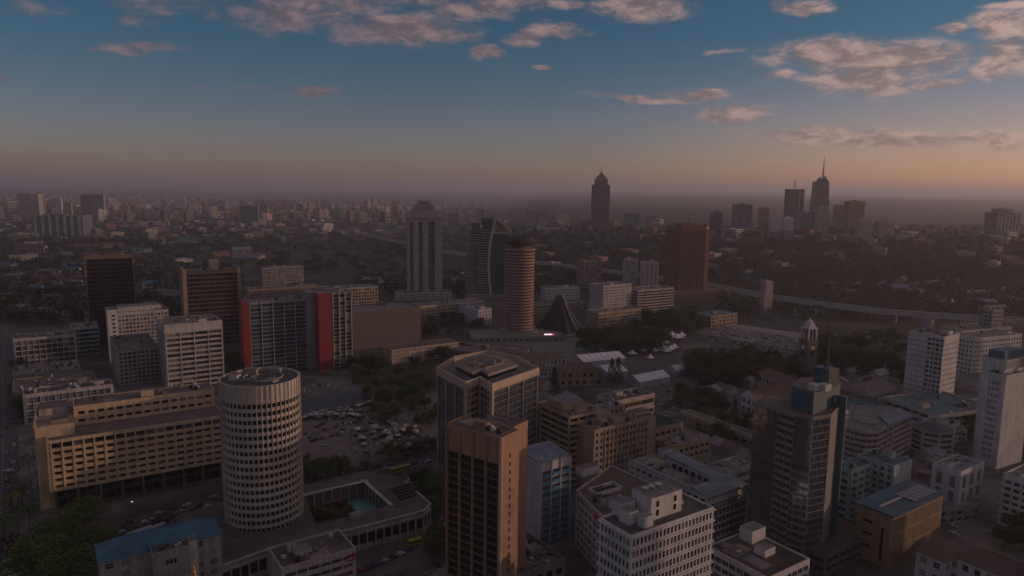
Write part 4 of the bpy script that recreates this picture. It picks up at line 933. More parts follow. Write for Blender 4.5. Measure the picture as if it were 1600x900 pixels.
X('mint_stepped_block', 'pale mint walk up block with recessed balconies behind blue roofed box', (160.8, 319.4), 34, 23.8, 9, 26, MINT, DG, fl=3.3, bay=5.4, ww=.7, wh=.6, depth=1.0, roofm=RF_TEAL, par=.5, seed=71, px=7, cat='apartment block')
X('mint_corner_block', 'pale mint corner block with grey roof to the right of recessed balconies', (181.4, 320.6), 34, 16, 18, 28, MINT, DG, fl=3.3, bay=3.6, ww=.55, wh=.5, roofm=RF_TEAL, par=.5, seed=72, blank=(0,), px=7, cat='apartment block')
b = X('low_parking_deck', 'low brown roofed parking deck at the foot of glass tower', (128.9, 271.5), 34, 38.5, 24, 9, DARKB, BLK, fl=3.6, bay=4.5, ww=.9, wh=.6, depth=1.2, roofm=roofmat('roof_plum', (.12, .085, .08)), par=.6, seed=73, clut=0, cat='building', px=9)
b = X('dark_roofed_office', 'low office with wide dark roof and blue glazed sides under the glass tower', (90.4, 231.4), 34, 24.6, 27, 22, WHITE, BG, fl=3.6, bay=3.4, ww=.88, wh=.62, sill=.26, roofm=roofmat('roof_umber', (.085, .06, .052)), par=.7, seed=74, clut=.3, frame=FRAME_W, finish=False)
b.block('roof_light', 5, 15.5, 21.3, 8.5, 25.5, 22.1, CONC, RF_BROWN); b.block('plant_house', 16, 19, 21.3, 24, 25, 26.5, WHITE, RF_GREY); b.done()
def courtyard_block():
    b = Bld('courtyard_block', 'courtyard building with grey blue sheet roofs and dark glazed front', 'office block', (87.1, 296.8), 34, WHITE, DG, FRAME_W)
    w, d, H = 27.0, 50.0, 22.0; P = rect(w, d)
    b.grid(P[0], P[1], 0, H, 6, 1, .99, .72, .24, .3, .4, 1, 0, (10, 1), gl=BLK); b.bands(P[0], P[1], [3.5 * k for k in range(7)], .7, .4, DARKB, 'floor_band')
    b.grid(P[1], P[2], 0, H, 6, 13, .6, .5, .3, .6, .25, 1); b.face(P[2], P[3], 0, H); b.grid(P[3], P[0], 0, H, 6, 12, .6, .5, .3, .6, .25, 1)
    m = MB(); m.poly([(0, 0, 16), (w, 0, 16), (w, d, 16), (0, d, 16)]); m.build('court_roof', RF_BROWN, b.root)
    for nm, x0, y0, x1, y1 in (('front_wing', .3, .3, w - .3, 9), ('far_wing', w - 8, 9, w - .3, 44), ('near_wing', .3, 20, 6, 48)):
        b.block(nm, x0, y0, 16, x1, y1, H, WHITE)
        if nm != 'near_wing': m = MB(); m.poly([(x0 - .5, y0 - .5, H), (x1 + .5, y0 - .5, H), (x1 + .5, y1 + .3, H + 1.5), (x0 - .5, y1 + .3, H + 1.5)]); m.poly([(x0 - .5, y1 + .3, H), (x0 - .5, y0 - .5, H), (x0 - .5, y1 + .3, H + 1.5)]); m.poly([(x1 + .5, y0 - .5, H), (x1 + .5, y1 + .3, H), (x1 + .5, y1 + .3, H + 1.5)]); m.poly([(x1 + .5, y1 + .3, H), (x0 - .5, y1 + .3, H), (x0 - .5, y1 + .3, H + 1.5), (x1 + .5, y1 + .3, H + 1.5)]); m.build('sheet_roof', RF_METAL, b.root)
        else: m = MB(); m.box(x0 - .2, y0 - .2, H, x1 + .2, y1 + .2, H + .5); m.build('flat_roof', RF_GREY, b.root)
    for k in range(7): b.block('window', w - 8.08, 12 + 4 * k, 18, w - 8, 14.6 + 4 * k, 20.4, BLK); b.block('window', 6.0, 22 + 3.6 * k, 18, 6.08, 24.4 + 3.6 * k, 20.4, BLK)
    b.block('court_house', 9, 22, 16, 15, 36, 20, OFFW, RF_GREY); b.block('court_house', 7.5, 39, 16, 15, 47, 22, PINKW, RF_TAN); b.block('stair_house', 19, 44.5, 16, 25, 49, 25, WHITE, RF_BROWN); b.block('long_parapet', -.4, 10, H, .2, 48, H + 1.2, OFFW)
    b.clutter(7, 10, 18, 21, 16, 15, 1.2); b.clutter(1, 22, 5.5, 47, H + .5, 16, 1.2); b.done()
courtyard_block()
def beige_complex():
    b = Bld('beige_balcony_block', 'beige block with deep balcony rows joined to a gridded beige wing', 'office block', (43.0, 349.3), 34, BEIGE, BRG)
    w, d, H = 43.7, 12, 33.0; P = rect(w, d)
    b.grid((7, 0), (38, 0), 0, H, 9, 11, .6, .55, .28, .4, .35, .8, 0, (2, 2), gl=DG); b.fins((7, 0), (38, 0), 0, H, 11, .45, .5, CREAM, 'pier', m=.4)
    b.grid((0, 0), (7, 0), 0, H, 9, 2, .5, .5, .3, .4, .3, .8, 0, (1, 2), gl=BG); b.face((38, 0), (w, 0), 0, H); b.face(P[1], P[2], 0, H); b.face(P[2], P[3], 0, H); b.face(P[3], P[0], 0, H)
    b.roof(P, H, RF_GREY, .7)
    # balcony wing behind and left
    q0, q1, q2, q3 = (-7, 4.5), (-.05, 12.1), (20, 28.0), (-7, 34)
    pl = [(-7, 12.1), (12, 12.1), (12, 38), (-7, 38)]; H2 = 38.0
    b.grid(pl[3], pl[0], 0, H2, 11, 3, .94, .62, .34, .6, 1.8, .8, 0, (3, 1), gl=BRG); b.bands(pl[3], pl[0], [3.38 * k + 1.0 for k in range(11)], 1.1, .35, CREAM, 'balcony_front')
    b.grid(pl[0], pl[1], 0, H2, 11, 3, .9, .6, .34, .4, 1.4, .8, 0, (3, 1), gl=BRG); b.face(pl[1], pl[2], 0, H2); b.face(pl[2], pl[3], 0, H2); b.roof(pl, H2, RF_BROWN, .6)
    b.block('penthouse', -3, 22, H2, 11, 37, H2 + 4, BEIGE, RF_GREY); b.block('long_wing', 12.1, 24, 0, 44, 34, 33.5, BEIGE, RF_GREY); b.block('roof_house', 13, 12.2, 0, 24, 23.8, 35, BEIGE, RF_TAN); b.block('roof_house', 30, 2, H, 42, 9, H + 3.6, CREAM, RF_BROWN); b.block('roof_house', 8, 4, H, 12, 8, H + 3, BEIGE, RF_TAN)
    m = MB()
    for k in range(9): m.box(13 + 3.3 * k, 23.9, 30, 14.4 + 3.3 * k, 23.98, 31.8); m.box(31 + 1.3 * k if k < 8 else 41, 1.92, H + 1, 31.7 + 1.3 * k if k < 8 else 41.5, 1.99, H + 2.4)
    m.build('window_panes', BLK, b.root, kind='stuff')
    b.clutter(2, 1, 28, 11, H, 17, 1.5); b.clutter(-6, 13, 11, 21, H2, 18, 1.4); b.clutter(14, 25, 42, 33, 33.5, 19, 1.0); b.done(px=7)
beige_complex()
X('beige_banded_slab', 'beige slab with three banded floors at the park side', (63.1, 418.3), 34, 34, 16, 28, PINKW, BRG, fl=6.4, bay=10, ww=.97, wh=.4, sill=.45, band=(1.2, .5, CREAM), roofm=RF_BROWN, seed=75, px=7)
X('plain_beige_block', 'plain beige block with one column of windows beside cream framed block', (20.0, 393.8), 34, 14, 14, 30, BEIGE, DG, fl=3.6, bay=7, ww=.25, wh=.4, roofm=RF_TAN, seed=76, px=7)
X('green_court_block', 'low block with a dark green sports court on its roof', (85.3, 406.0), 34, 25, 24, 15, BEIGE, DG, fl=4, bay=5, roofm=RF_GREEN, par=1.0, seed=77, clut=0)
X('grey_flat_block', 'low grey block with flat roof right of gridded beige wing', (88.5, 370.1), 34, 30, 14, 18, BEIGE, DG, fl=3.6, bay=4, wh=.45, roofm=RF_GREY, seed=78, px=7)
X('white_strip_windowed_block', 'small white block with two window strips beside glass tower', (108, 340), 34, 22, 12, 16, OFFW, BLK, fl=4.4, bay=1.8, ww=.8, wh=.45, roofm=RF_GREY, seed=79, px=7)
b = X('white_slit_tower', 'white tower with a column of four slit windows per floor at right edge', (277.7, 388.3), 28, 26, 12, 55, WHITE, BLK, fl=3.6, bay=1.4, ww=.5, wh=.5, top=3, fr=(1, 1), roofm=RF_GREY, seed=80, blank=(0, 1, 2), bot=4, m=3.2, finish=False, cat='tower')
b.block('inner_tower', 6, 4, 0, 32, 17, 62, WHITE, RF_GREY)
for k in range(13): ubox('ledge', b.root, GREYW, (19, 3.9, 57.2 + .35 * k), (26, .2, .12))
b.block('blue_penthouse', 10, 7, 62, 30, 16, 66, plain('blue_panel2', (.03, .14, .22), .6), RF_BLUE); b.done(px=7)
b = X('white_lined_tower', 'white tower with dark joint lines and a glazed middle strip', (314.0, 505.6), 34, 22.2, 26, 53, WHITE, DG, fl=3.8, bay=2.6, ww=.9, wh=.14, sill=.1, m=.6, depth=.4, top=2, roofm=RF_TAN, seed=81, finish=False, cat='tower', px=20)
b.grid((-.35, 12), (-.35, -.3), 3, 52, 14, 4, .8, .6, .25, .3, .35, 1, 0, (1, 2), gl=DG); b.fins((-.35, 12), (-.35, -.3), 3, 52.6, 2, .6, .9, WHITE, 'rib', m=.3); b.block('stair_cylinder_housing', 16, 18, 52, 21, 24, 61, GREYW, RF_DARK); b.done(px=7)
X('colonnade_podium', 'long low podium with white columns around the white lined tower', (282.2, 452.0), 20, 54, 44, 11.5, OFFW, BLK, fl=5, bay=7, ww=.9, wh=.5, depth=1.6, roofm=RF_TEAL, par=.7, seed=82, clut=1.2, cat='podium', px=8)
def curved_block():
    Wp = [G(*p, 24) for p in ((1322, 668), (1335, 672), (1355, 676), (1373, 675), (1385, 668), (1394, 664), (1425, 650), (1390, 636), (1330, 634))]
    b = Bld('curved_banded_block', 'pinkish block with a curved banded front and grey blue roof', 'office block', Wp[3], 34, PINKW, BRG); pl = [b.L(*p) for p in Wp]; H = 24.0
    for k, (p, q) in enumerate(edges(pl)):
        L = math.dist(p, q); b.grid(p, q, 0, H, 7, max(1, round(L / 3.2)), .9, .4, .4, .15, .35, .6, 0, (3, 1), gl=BRG); b.bands(p, q, [.3 + 3.34 * r for r in range(8)], .5, .6, PINKW, 'ledge', .2)
    b.fins(pl[4], pl[5], 0, 25, 1, 1.0, .8, OFFW, 'pier'); b.roof(pl, H, RF_GREY, .6); c = b.L(*G(1352, 655, 25)); m = MB(); m.lathe([(7, H), (7, H + .8), (4.6, H + 1.6), (1.5, H + 2.2)], 20, c=c); m.build('roof_dome', CONC, b.root)
    s_ = [b.L(*G(*p, 24.3)) for p in ((1390, 667), (1424, 652), (1405, 640), (1372, 650))]; m = MB(); m.prism(s_, 24.3, 25.4, 0, 0); m.build('sheet_roof', RF_METAL, b.root); b.done(px=7)
curved_block()
def octagon_block():
    c = G(1458, 668, 14); b = Bld('blue_octagon_block', 'small eight sided block with white bands and dark blue hipped roof', 'building', c, 10, WHITE, BLK); n = 8; R = 12.0
    pl = [(R * cos(2 * pi * (k + .5) / n), R * sin(2 * pi * (k + .5) / n)) for k in range(n)]
    for p, q in edges(pl): b.grid(p, q, 0, 14, 4, 1, .86, .55, .3, .2, .5, .4, 0, (3, 1), gl=BG); b.bands(p, q, [.5 + 3.4 * r for r in range(5)], .6, .4, WHITE, 'band', .15)
    m = MB(); 
    for p, q in edges(pl): m.poly([(p[0] * 1.08, p[1] * 1.08, 14.1), (q[0] * 1.08, q[1] * 1.08, 14.1), (0, 0, 17.6)])
    m.poly([(p[0] * 1.08, p[1] * 1.08, 14.05) for p in reversed(pl)]); m.build('hipped_roof', roofmat('slate_blue', (.05, .06, .085), 1.5), b.root); b.done(px=7)
octagon_block()
X('white_annexe', 'white annexe with blue glazing behind the eight sided block', (272, 425), 34, 14, 16, 13, WHITE, BG, fl=3.6, bay=3.5, ww=.8, wh=.6, roofm=RF_GREY, seed=83, cat='building', px=7)
b = X('sun_tinted_roof_row', 'long low row with orange sunlight painted into its roof in front of columned podium', (255, 440), -14, 34, 9, 8, WHITE, BG, fl=3.6, bay=2.4, ww=.7, wh=.6, roofm=roofmat('roof_sun_tint', (.30, .165, .10)), par=.3, seed=84, clut=0, cat='building', px=7)  # orange of the low sun is put into the roof colour
X('grey_terrace_row', 'long grey row of terrace roofs behind the curved banded front', (186, 430), 34, 46, 18, 13, OFFW, BG, fl=3.6, bay=4, roofm=RF_METAL, par=.5, seed=85, clut=1.4, cat='building', px=8)
X('white_stepped_house', 'white stepped building with tall window panels near right edge', (214, 322), 34, 24, 13, 25, WHITE, BLUEGW, fl=7.5, bay=7, ww=.45, wh=.75, sill=.12, roofm=RF_METAL, par=1.2, seed=86, clut=.5, cat='building', px=8)
X('low_blue_roofed_shop', 'low corner shop with a grey blue roof before white stepped building', (203, 318), 14, 24, 15, 9, GREYW, DG, fl=4, bay=5, roofm=RF_METAL, par=1.0, seed=87, clut=.3, cat='shop')
X('edge_white_block', 'white balconied block cut by right edge of the view', (239.9, 311.0), 34, 24, 12, 25, WHITE, DG, fl=3.4, bay=4, ww=.7, wh=.5, band=(.6, .6, WHITE), seed=88, px=7, cat='apartment block')
X('dark_maroon_roofed_store', 'flat maroon roofed store across the street from blue roofed box', (214, 348), 34, 34, 30, 7, DARKB, DG, fl=5, bay=6, roofm=roofmat('roof_maroon', (.115, .068, .06)), par=.5, seed=89, clut=.5, cat='store')
X('white_gridded_far_block', 'wide white block of small square windows behind white lined tower', (385, 580), 22, 60, 24, 37, WHITE, BLK, fl=3.8, bay=3.4, ww=.5, wh=.45, roofm=RF_TAN, seed=90)
X('pale_far_office', 'pale far office with flat terraces beyond white lined tower', (440, 680), 22, 70, 26, 24, PINKW, DG, fl=3.8, bay=4, seed=91)
X('grey_tower_block', 'grey tower stub with antenna at the far right edge', (480, 700), 22, 16, 14, 42, GREYW, DG, fl=3.8, bay=4, seed=92, cat='tower')

def pitched(name, label, loc, th, w, d, h, rise, wallm, gl, roofm, bay=3.4, rows=2, cat='building', hip=True, over=.8, group=None):
    b = Bld(name, label, cat, loc, th, wallm, gl, FRAME_W, group); P = rect(w, d)
    for p, q in edges(P): b.grid(p, q, 0, h, rows, max(1, round(math.dist(p, q) / bay)), .5, .48, .28, .5, .25, .3, 0, (2, 2))
    o = over; hp = min(d, w * .98) / 2 if hip else 0; A, B_, C_, D_ = (-o, -o, h), (w + o, -o, h), (w + o, d + o, h), (-o, d + o, h); r0, r1 = (hp, d / 2, h + rise), (w - hp, d / 2, h + rise)
    m = MB(); m.poly([A, B_, r1, r0]); m.poly([C_, D_, r0, r1]); m.poly([B_, C_, r1], 0 if hip else 1); m.poly([D_, A, r0], 0 if hip else 1); m.poly([(*p[:2], h - .05) for p in (D_, C_, B_, A)]); m.build('roof', [roofm, wallm], b.root)
    m = MB(); m.bar(r0, r1, .35); m.build('ridge', roofm, b.root)
    return b.done(px=7.5)
b = pitched('blue_roofed_block', 'grey block under a long bright blue hipped roof beside the street trees', (-141.3, 230.3), 34, 39.6, 15, 25, 4.5, GREYW, DG, RF_BLUE, bay=5, rows=6)
t = Bld('stair_annexe', 'grey stair annexe with three small windows against the blue roofed block', 'building', (-124.5, 233.4), 34, GREYW, BLK); t.block('shaft', 0, 0, 0, 12, 7.4, 26, GREYW, RF_DARK); t.block('side_shaft', 12, 2, 0, 15, 7.4, 27, OFFW, RF_GREY)
for k in range(3): t.block('window', 4 + 1.3 * k, -.08, 21.5, 4.9 + 1.3 * k, 0, 23.2, BLK)
t.block('parapet_wall', 0, -.3, 26, 12, 0, 27, GREYW); t.block('parapet_wall', -.3, -.3, 26, 0, 7.4, 27, GREYW)
for k in range(8): ubox('roof_junk', t.root, random.Random(k).choice((DARKM, STEEL, OFFW)), (1.5 + 1.3 * k, 2 + (k * 5 % 4), 26.4), (.9, 1.2, .8))
b = Bld('red_signed_shop_block', 'flat roofed shop block with blue window strip and red sign in front of hotel podium', 'shop block', (-82.0, 240.5), 34, PINKW, BG); P = rect(28.2, 18); b.grid(P[0], P[1], 0, 17, 5, 6, .9, .45, .4, 1.0, .3, 1.2, 0, (3, 2), gl=BG)
for k, e in enumerate(edges(P)):
    if k: b.face(*e, 0, 17)
b.roof(P, 17, RF_DARK, 1.0, .5); ubox('sign', b.root, plain('sign_crimson', (.35, .02, .035), .5), (26.2, -.35, 14.6), (3.0, .4, 2.6))
for k in range(3): ubox('sign_glyph', b.root, PAINT, (25.2 + .95 * k, -.58, 14.3), (.5, .05, .7))
for k in range(5): ubox('red_panel', b.root, plain('faded_red', (.20, .06, .07), .7), (3 + 5.0 * k, -.2, 8.2), (4.2, .4, 1.8))
b.clutter(2, 2, 26, 16, 17, 22, .8); b.block('stair_house', 6, 11, 17, 9, 14, 20, OFFW, RF_GREY); b.done()
pitched('brown_roofed_school', 'white walled building under a long brown tiled roof at bottom right corner', G(1481, 866, 11), -56, 52, 18, 11, 4.0, WHITE, DG, RF_BRT, bay=4.5, rows=2)
pitched('brown_roofed_wing', 'short brown roofed white wing joined to long tiled roof', G(1432, 860, 11), -56, 11, 20, 11, 3.2, WHITE, DG, RF_BRT, bay=4.5, rows=2)
pitched('red_roofed_house', 'red sheet roofed building at bottom edge beside dark roofed office', (108, 214), 34, 26, 18, 14, 4.5, TANW, DG, RF_RED, bay=4.5)
b = Bld('white_water_house', 'white box like roof house at the bottom edge near the red roof', 'building', (129, 210), 34, WHITE, BLK); b.block('shaft', 0, 0, 0, 9, 7, 24, WHITE, RF_GREY); b.block('side_shaft', 9, 1, 0, 12.5, 6, 25, WHITE, RF_TAN); b.block('door', -.06, 2.5, 20, 0, 4.2, 23, BLK); b.block('door', 5.5, -.06, 20, 6.8, 0, 23, BLK)
X('service_yard_block', 'low grey service block with cluttered roof between white office blocks', (-2, 252), 34, 30, 26, 8, CONC, BLK, fl=4, bay=5, roofm=RF_DARK, seed=93, clut=4, cat='building')

X('pale_column_tower', 'slender pale pinkish column tower in front of the elevated highway', (322, 895), 20, 12, 10, 43, PINKW, DG, fl=4, bay=4, ww=.4, wh=.4, seed=120, clut=.3, cat='tower')
# unseen blocks added beyond the right edge to throw shade on the white buildings
for k, (lb, x_, y_, w_, h_) in enumerate((('tall grey unseen tower added for shade just beyond right edge, nearest the camera', 210, 194, 32, 74), ('grey unseen block added for shade just beyond right edge, behind the nearest tower', 296, 262, 28, 33), ('wide grey unseen tower added for shade beyond right edge near the white slit tower', 352, 346, 40, 84), ('grey unseen tower added for shade beyond right edge behind the wide one', 455, 424, 40, 88), ('far grey unseen tower added for shade beyond right edge by the pond', 560, 560, 44, 80))):
    X('unseen_shade_tower', lb, (x_, y_), 34, w_, 30, h_, GREYW, DG, fl=3.6, bay=3.4, seed=94 + k, cat='tower', clut=.3)

# ------------------------------------------------------------------ civic buildings, tents, square
pitched('civic_hall', 'brown tiled hall with plain brown front facing the park tents', (38, 548), 8, 36, 18, 12, 5, TANW, DG, RF_BRT, bay=6, rows=2)
pitched('civic_courtyard_building', 'brown roofed wing with pale courtyard wall left of brown tiled hall', (0, 555), 8, 34, 14, 10, 4, OFFW, DG, RF_BRT, bay=3.5, rows=2)
pitched('civic_range', 'long brown roofed range behind the pale courtyard wall', (-8, 590), 8, 56, 13, 11, 4, OFFW, DG, RF_BRT, bay=3.5, rows=2)
pitched('parliament_hall', 'red tiled hall with white gable end near the clock tower', (171, 478), 20, 44, 17, 11, 6, WHITE, DG, RF_RED, bay=5, rows=2, hip=False)
pitched('parliament_range', 'red tiled range behind the white gable end', (205, 505), 20, 56, 15, 12, 5, WHITE, DG, RF_RED, bay=4, rows=2)
pitched('parliament_wing', 'red tiled wing running back toward the clock tower', (225, 520), 110, 44, 14, 11, 5, OFFW, DG, RF_RED, bay=4, rows=2)
X('low_gallery', 'long low gallery with a pale parapet between trees and glass tower', (150, 415), 34, 9, 62, 7, TANW, DG, fl=5, bay=6, roofm=RF_TAN, par=1.6, parm=CREAM, seed=95, clut=.2, cat='building')
X('flat_terrace_house', 'flat roofed pale terrace house behind glass tower', (162, 436), 34, 34, 14, 8, OFFW, DG, fl=3.5, bay=4, roofm=RF_TAN, seed=96, cat='building')
pitched('pale_roofed_chapel', 'pale pitched roof hall among trees before white lined tower', (262, 500), 34, 34, 24, 9, 7, BEIGE, BRG, roofmat('roof_pale', (.26, .19, .15), 1.5), bay=3, rows=2, hip=False)
X('glass_gallery_rows', 'low gallery with glazed roofs in front of pale pitched roof hall', (238, 478), 20, 46, 16, 7, TANW, TG, fl=5, bay=4, roofm=RF_TEAL, par=.4, seed=97, clut=.5, cat='building')
X('corrugated_canopy', 'wide low hall with ribbed roof in front of round terracotta tower', (-60, 640), -22, 70, 40, 8, DARKB, BLK, fl=6, bay=8, roofm=roofmat('roof_ribbed', (.17, .135, .12), .4), par=.4, seed=98, clut=.2, cat='hall')
X('conference_podium', 'broad low podium under the round terracotta tower', (-40, 705), 8, 96, 40, 6, CONC, BLK, fl=5, bay=6, roofm=PAVE, par=.8, seed=99, clut=0, cat='podium')
def clock_tower():
    t = thing('clock_tower', 'slender clock tower with white belfry rising above the park trees', 'clock tower', (248, 582, 0), radians(20)); a = 5.2
    m = MB(); m.box(-a, -a, 0, a, a, 33); m.box(-a - .5, -a - .5, 33, a + .5, a + .5, 34.2); m.build('shaft', wall('clock_brick', (.20, .15, .12)), t)
    for k in range(4):
        an = k * pi / 2; dx, dy = cos(an), sin(an); m = MB(); m.lathe([(1.9, 0), (1.9, .18)], 20); o = m.build('clock_face', plain('clock_white', (.6, .58, .54)), t); o.location = (dx * (a + .02), dy * (a + .02), 27.5); o.rotation_euler = (0, pi / 2, an)
        h_ = MB(); h_.box(-.08, -.1, .19, .08, 1.3, .24); h_.box(0, -.08, .19, 1.0, .08, .24); h_.build('hand', BLACK, o)
        m = MB(); m.box(-.06, -1.2, 20, .06, 1.2, 25); o = m.build('louvre', BLACK, t); o.location = (dx * (a + .03), dy * (a + .03), 0); o.rotation_euler = (0, 0, an)
    m = MB()
    for sx in (-1, 1):
        for sy in (-1, 1): m.box(sx * 3.9 - .7, sy * 3.9 - .7, 34.2, sx * 3.9 + .7, sy * 3.9 + .7, 43)
    for k in range(4): an = k * pi / 2; m.box(*sorted((3.9 * cos(an) - .3, 3.9 * cos(an) + .3))[:1], 3.9 * sin(an) - .3, 34.2, 3.9 * cos(an) + .3, 3.9 * sin(an) + .3, 43)
    m.box(-4.8, -4.8, 43, 4.8, 4.8, 44.4); m.box(-3.2, -3.2, 44.4, 3.2, 3.2, 47); m.build('belfry', WHITE, t); m = MB(); m.lathe([(3, 47), (2.6, 49), (.9, 50.5), (.1, 53)], 10); m.build('cap', WHITE, t); m = MB(); m.box(-2.6, -2.6, 34.2, 2.6, 2.6, 43); m.build('belfry_core', BLK, t)
clock_tower()
TENT = plain('tent_white', (.80, .77, .80), .6, vary=.1); TENTS = wall('tent_wall', (.50, .49, .52), .2)
def marquee(label, loc, th, w, d, h, rise, bays):
    t = thing('marquee', label, 'tent', (*loc, 0), radians(th), 'white marquees on the fair ground'); L = w / bays
    for k in range(bays):
        x0, x1 = k * L, (k + 1) * L - .08; sag = .35; m = MB()
        for s_ in (0, 1):
            y0, y1 = (0, d / 2) if s_ == 0 else (d, d / 2); xm = (x0 + x1) / 2
            for a, c, za, zc in ((x0, xm, 0, -sag), (xm, x1, -sag, 0)):
                q = [(a, y0, h + za * .4), (c, y0, h + zc * .4), (c, y1, h + rise + zc), (a, y1, h + rise + za)]; m.poly(q if s_ == 0 else q[::-1])
        m.build('roof_panel', TENT, t)
    m = MB(); m.poly([(0, 0, 0), (w, 0, 0), (w, 0, h), (0, 0, h)]); m.poly([(w, d, 0), (0, d, 0), (0, d, h), (w, d, h)]); m.poly([(0, d, 0), (0, 0, 0), (0, 0, h), (0, d / 2, h + rise), (0, d, h)]); m.poly([(w, 0, 0), (w, d, 0), (w, d, h), (w, d / 2, h + rise), (w, 0, h)]); m.build('side_wall', TENTS, t)
    for k in range(bays + 1): ubox('post', t, STEEL, (min(w, k * L), -.1, h / 2), (.18, .18, h))
    return t
marquee('large white marquee running toward the park trees', G(912, 566, 5), 24, 44, 26, 5, 4.0, 7)
marquee('lower white marquee joined to the large one in front', G(950, 583, 5), 24, 20, 26, 5, 3.4, 4)
marquee('white marquee with pitched roof right of joined marquees', (102, 546), 34, 34, 17, 5, 4.0, 6)
marquee('small white marquee nearest the car park', (140, 585), 30, 20, 13, 4.5, 3.5, 4)
def pagoda(x, y, s, k):
    t = thing('pagoda_tent', 'small white peaked pagoda tent on the fair ground edge', 'tent', (x, y, 0), .5, 'white pagoda tents on the fair ground'); m = MB(); n = 4; prev = None
    for f, z in ((1, 2.6), (.55, 3.6), (.25, 4.8), (.05, 6.4)):
        ring = [(f * s * sx, f * s * sy, z) for sx, sy in ((-1, -1), (1, -1), (1, 1), (-1, 1))]
        if prev:
            for j in range(4): m.poly([prev[j], prev[(j + 1) % 4], ring[(j + 1) % 4], ring[j]])
        prev = ring
    m.build('canopy', TENT, t)
    for sx, sy in ((-1, -1), (1, -1), (1, 1), (-1, 1)): ubox('post', t, STEEL, (sx * s * .96, sy * s * .96, 1.3), (.14, .14, 2.6))
r = random.Random(4)
for k, (x, y) in enumerate([(1005 + 6 * i, 552 - (i % 3) * 3) for i in range(9)] + [(1012 + 7 * i, 543 - i) for i in range(5)] + [(1042, 531), (1050, 527), (1058, 530), (1065, 527), (988, 556), (1016, 563)]):
    X_, Y_ = G(x, y); pagoda(X_, Y_, r.uniform(2.4, 4.2) * (1.6 if 14 <= k <= 16 else 1), k)
wm2, ns, ls, p = bsdf('basin_water'); p.inputs['Base Color'].default_value = (.06, .17, .18, 1); p.inputs['Roughness'].default_value = .3
for nm, pts in (('water_basin', ((898, 549), (948, 548), (940, 540), (902, 542))), ('water_basin', ((866, 555), (893, 556), (884, 548), (860, 549)))):
    m = MB(); m.poly([(*G(*q), .09) for q in pts]); m.build(nm, wm2, kind='structure')
# big screen by the square
t = thing('led_screen', 'bright pink and white lit screen on the square before the cone', 'screen', (*G(858, 531), 0), radians(8)); ubox('board', t, DARKM, (0, .2, 4.4), (11, .3, 4.6)); 
m = MB(); m.poly([(-5.3, 0, 2.4), (2.6, 0, 2.4), (2.6, 0, 6.4), (-5.3, 0, 6.4)], 0); m.poly([(2.6, 0, 2.4), (5.3, 0, 2.4), (5.3, 0, 6.4), (2.6, 0, 6.4)], 1)
m.build('lit_panel', [plain('screen_white', (.1, .1, .1), emit=(.95, .80, 1.0), estr=2.2), plain('screen_pink', (.1, .02, .04), emit=(1, .06, .25), estr=2.0)], t)
for sx in (-4, 4): ubox('post', t, DARKM, (sx, .3, 1.05), (.4, .4, 2.1))

# ------------------------------------------------------------------ elevated highway
def expressway():
    px = ((560, 364, 0), (590, 370, 0), (640, 380, 0), (700, 393, 0), (760, 401, 0), (838, 409, 0), (905, 417, 0), (970, 425, 0), (1050, 436, 0), (1110, 445, 0), (1200, 462, 0), (1300, 476, 0), (1400, 487, 0), (1500, 494, 0), (1640, 501, 0))
    pts = []
    for x, y, _ in px:
        z = 14.0
        for _k in range(8): X_, Y_ = G(x, y, z); z = 14 + terrain(X_, Y_)
        pts.append(Vector((X_, Y_, z)))
    t = thing('elevated_highway', 'long pale elevated highway on piers curving behind the city centre', 'viaduct', (0, 0, 0)); W2 = 9.0
    dk, pa = MB(), []
    L, R = [], []
    for k, q in enumerate(pts):
        d = (pts[min(len(pts) - 1, k + 1)] - pts[max(0, k - 1)]).xy.normalized(); n = Vector((-d.y, d.x)) * W2; L.append((q.x + n.x, q.y + n.y, q.z)); R.append((q.x - n.x, q.y - n.y, q.z))
    low = lambda p, dz: (p[0], p[1], p[2] - dz)
    for k in range(len(pts) - 1):
        dk.poly([R[k], R[k + 1], L[k + 1], L[k]], 0); dk.poly([low(R[k], 3.4), low(R[k + 1], 3.4), R[k + 1], R[k]], 1); dk.poly([L[k], L[k + 1], low(L[k + 1], 3.4), low(L[k], 3.4)], 1); dk.poly([low(R[k + 1], 3.4), low(R[k], 3.4), low(L[k], 3.4), low(L[k + 1], 3.4)], 1)
    dk.build('deck', [ASPH, OFFW], t); pm = MB()
    for S_ in (L, R):
        for k in range(len(pts) - 1): a, c = S_[k], S_[k + 1]; pm.bar((a[0], a[1], a[2] + .6), (c[0], c[1], c[2] + .6), 1.2)
    pm.build('barrier', OFFW, t)
    for k in range(len(pts) - 1):
        a, c = pts[k], pts[k + 1]; n = max(1, int((c - a).length // 38))
        for j in range(n): q = a.lerp(c, j / n); ubox('pier', t, CONC, (q.x, q.y, q.z / 2 + terrain(q.x, q.y) / 2 - 1.2), (3.2, 3.2, max(1, q.z - terrain(q.x, q.y) - 1.6)), .5); ubox('pier_head', t, CONC, (q.x, q.y, q.z - 4.2), (14, 3.4, 1.6), atan2((c - a).y, (c - a).x) + pi / 2)
expressway()

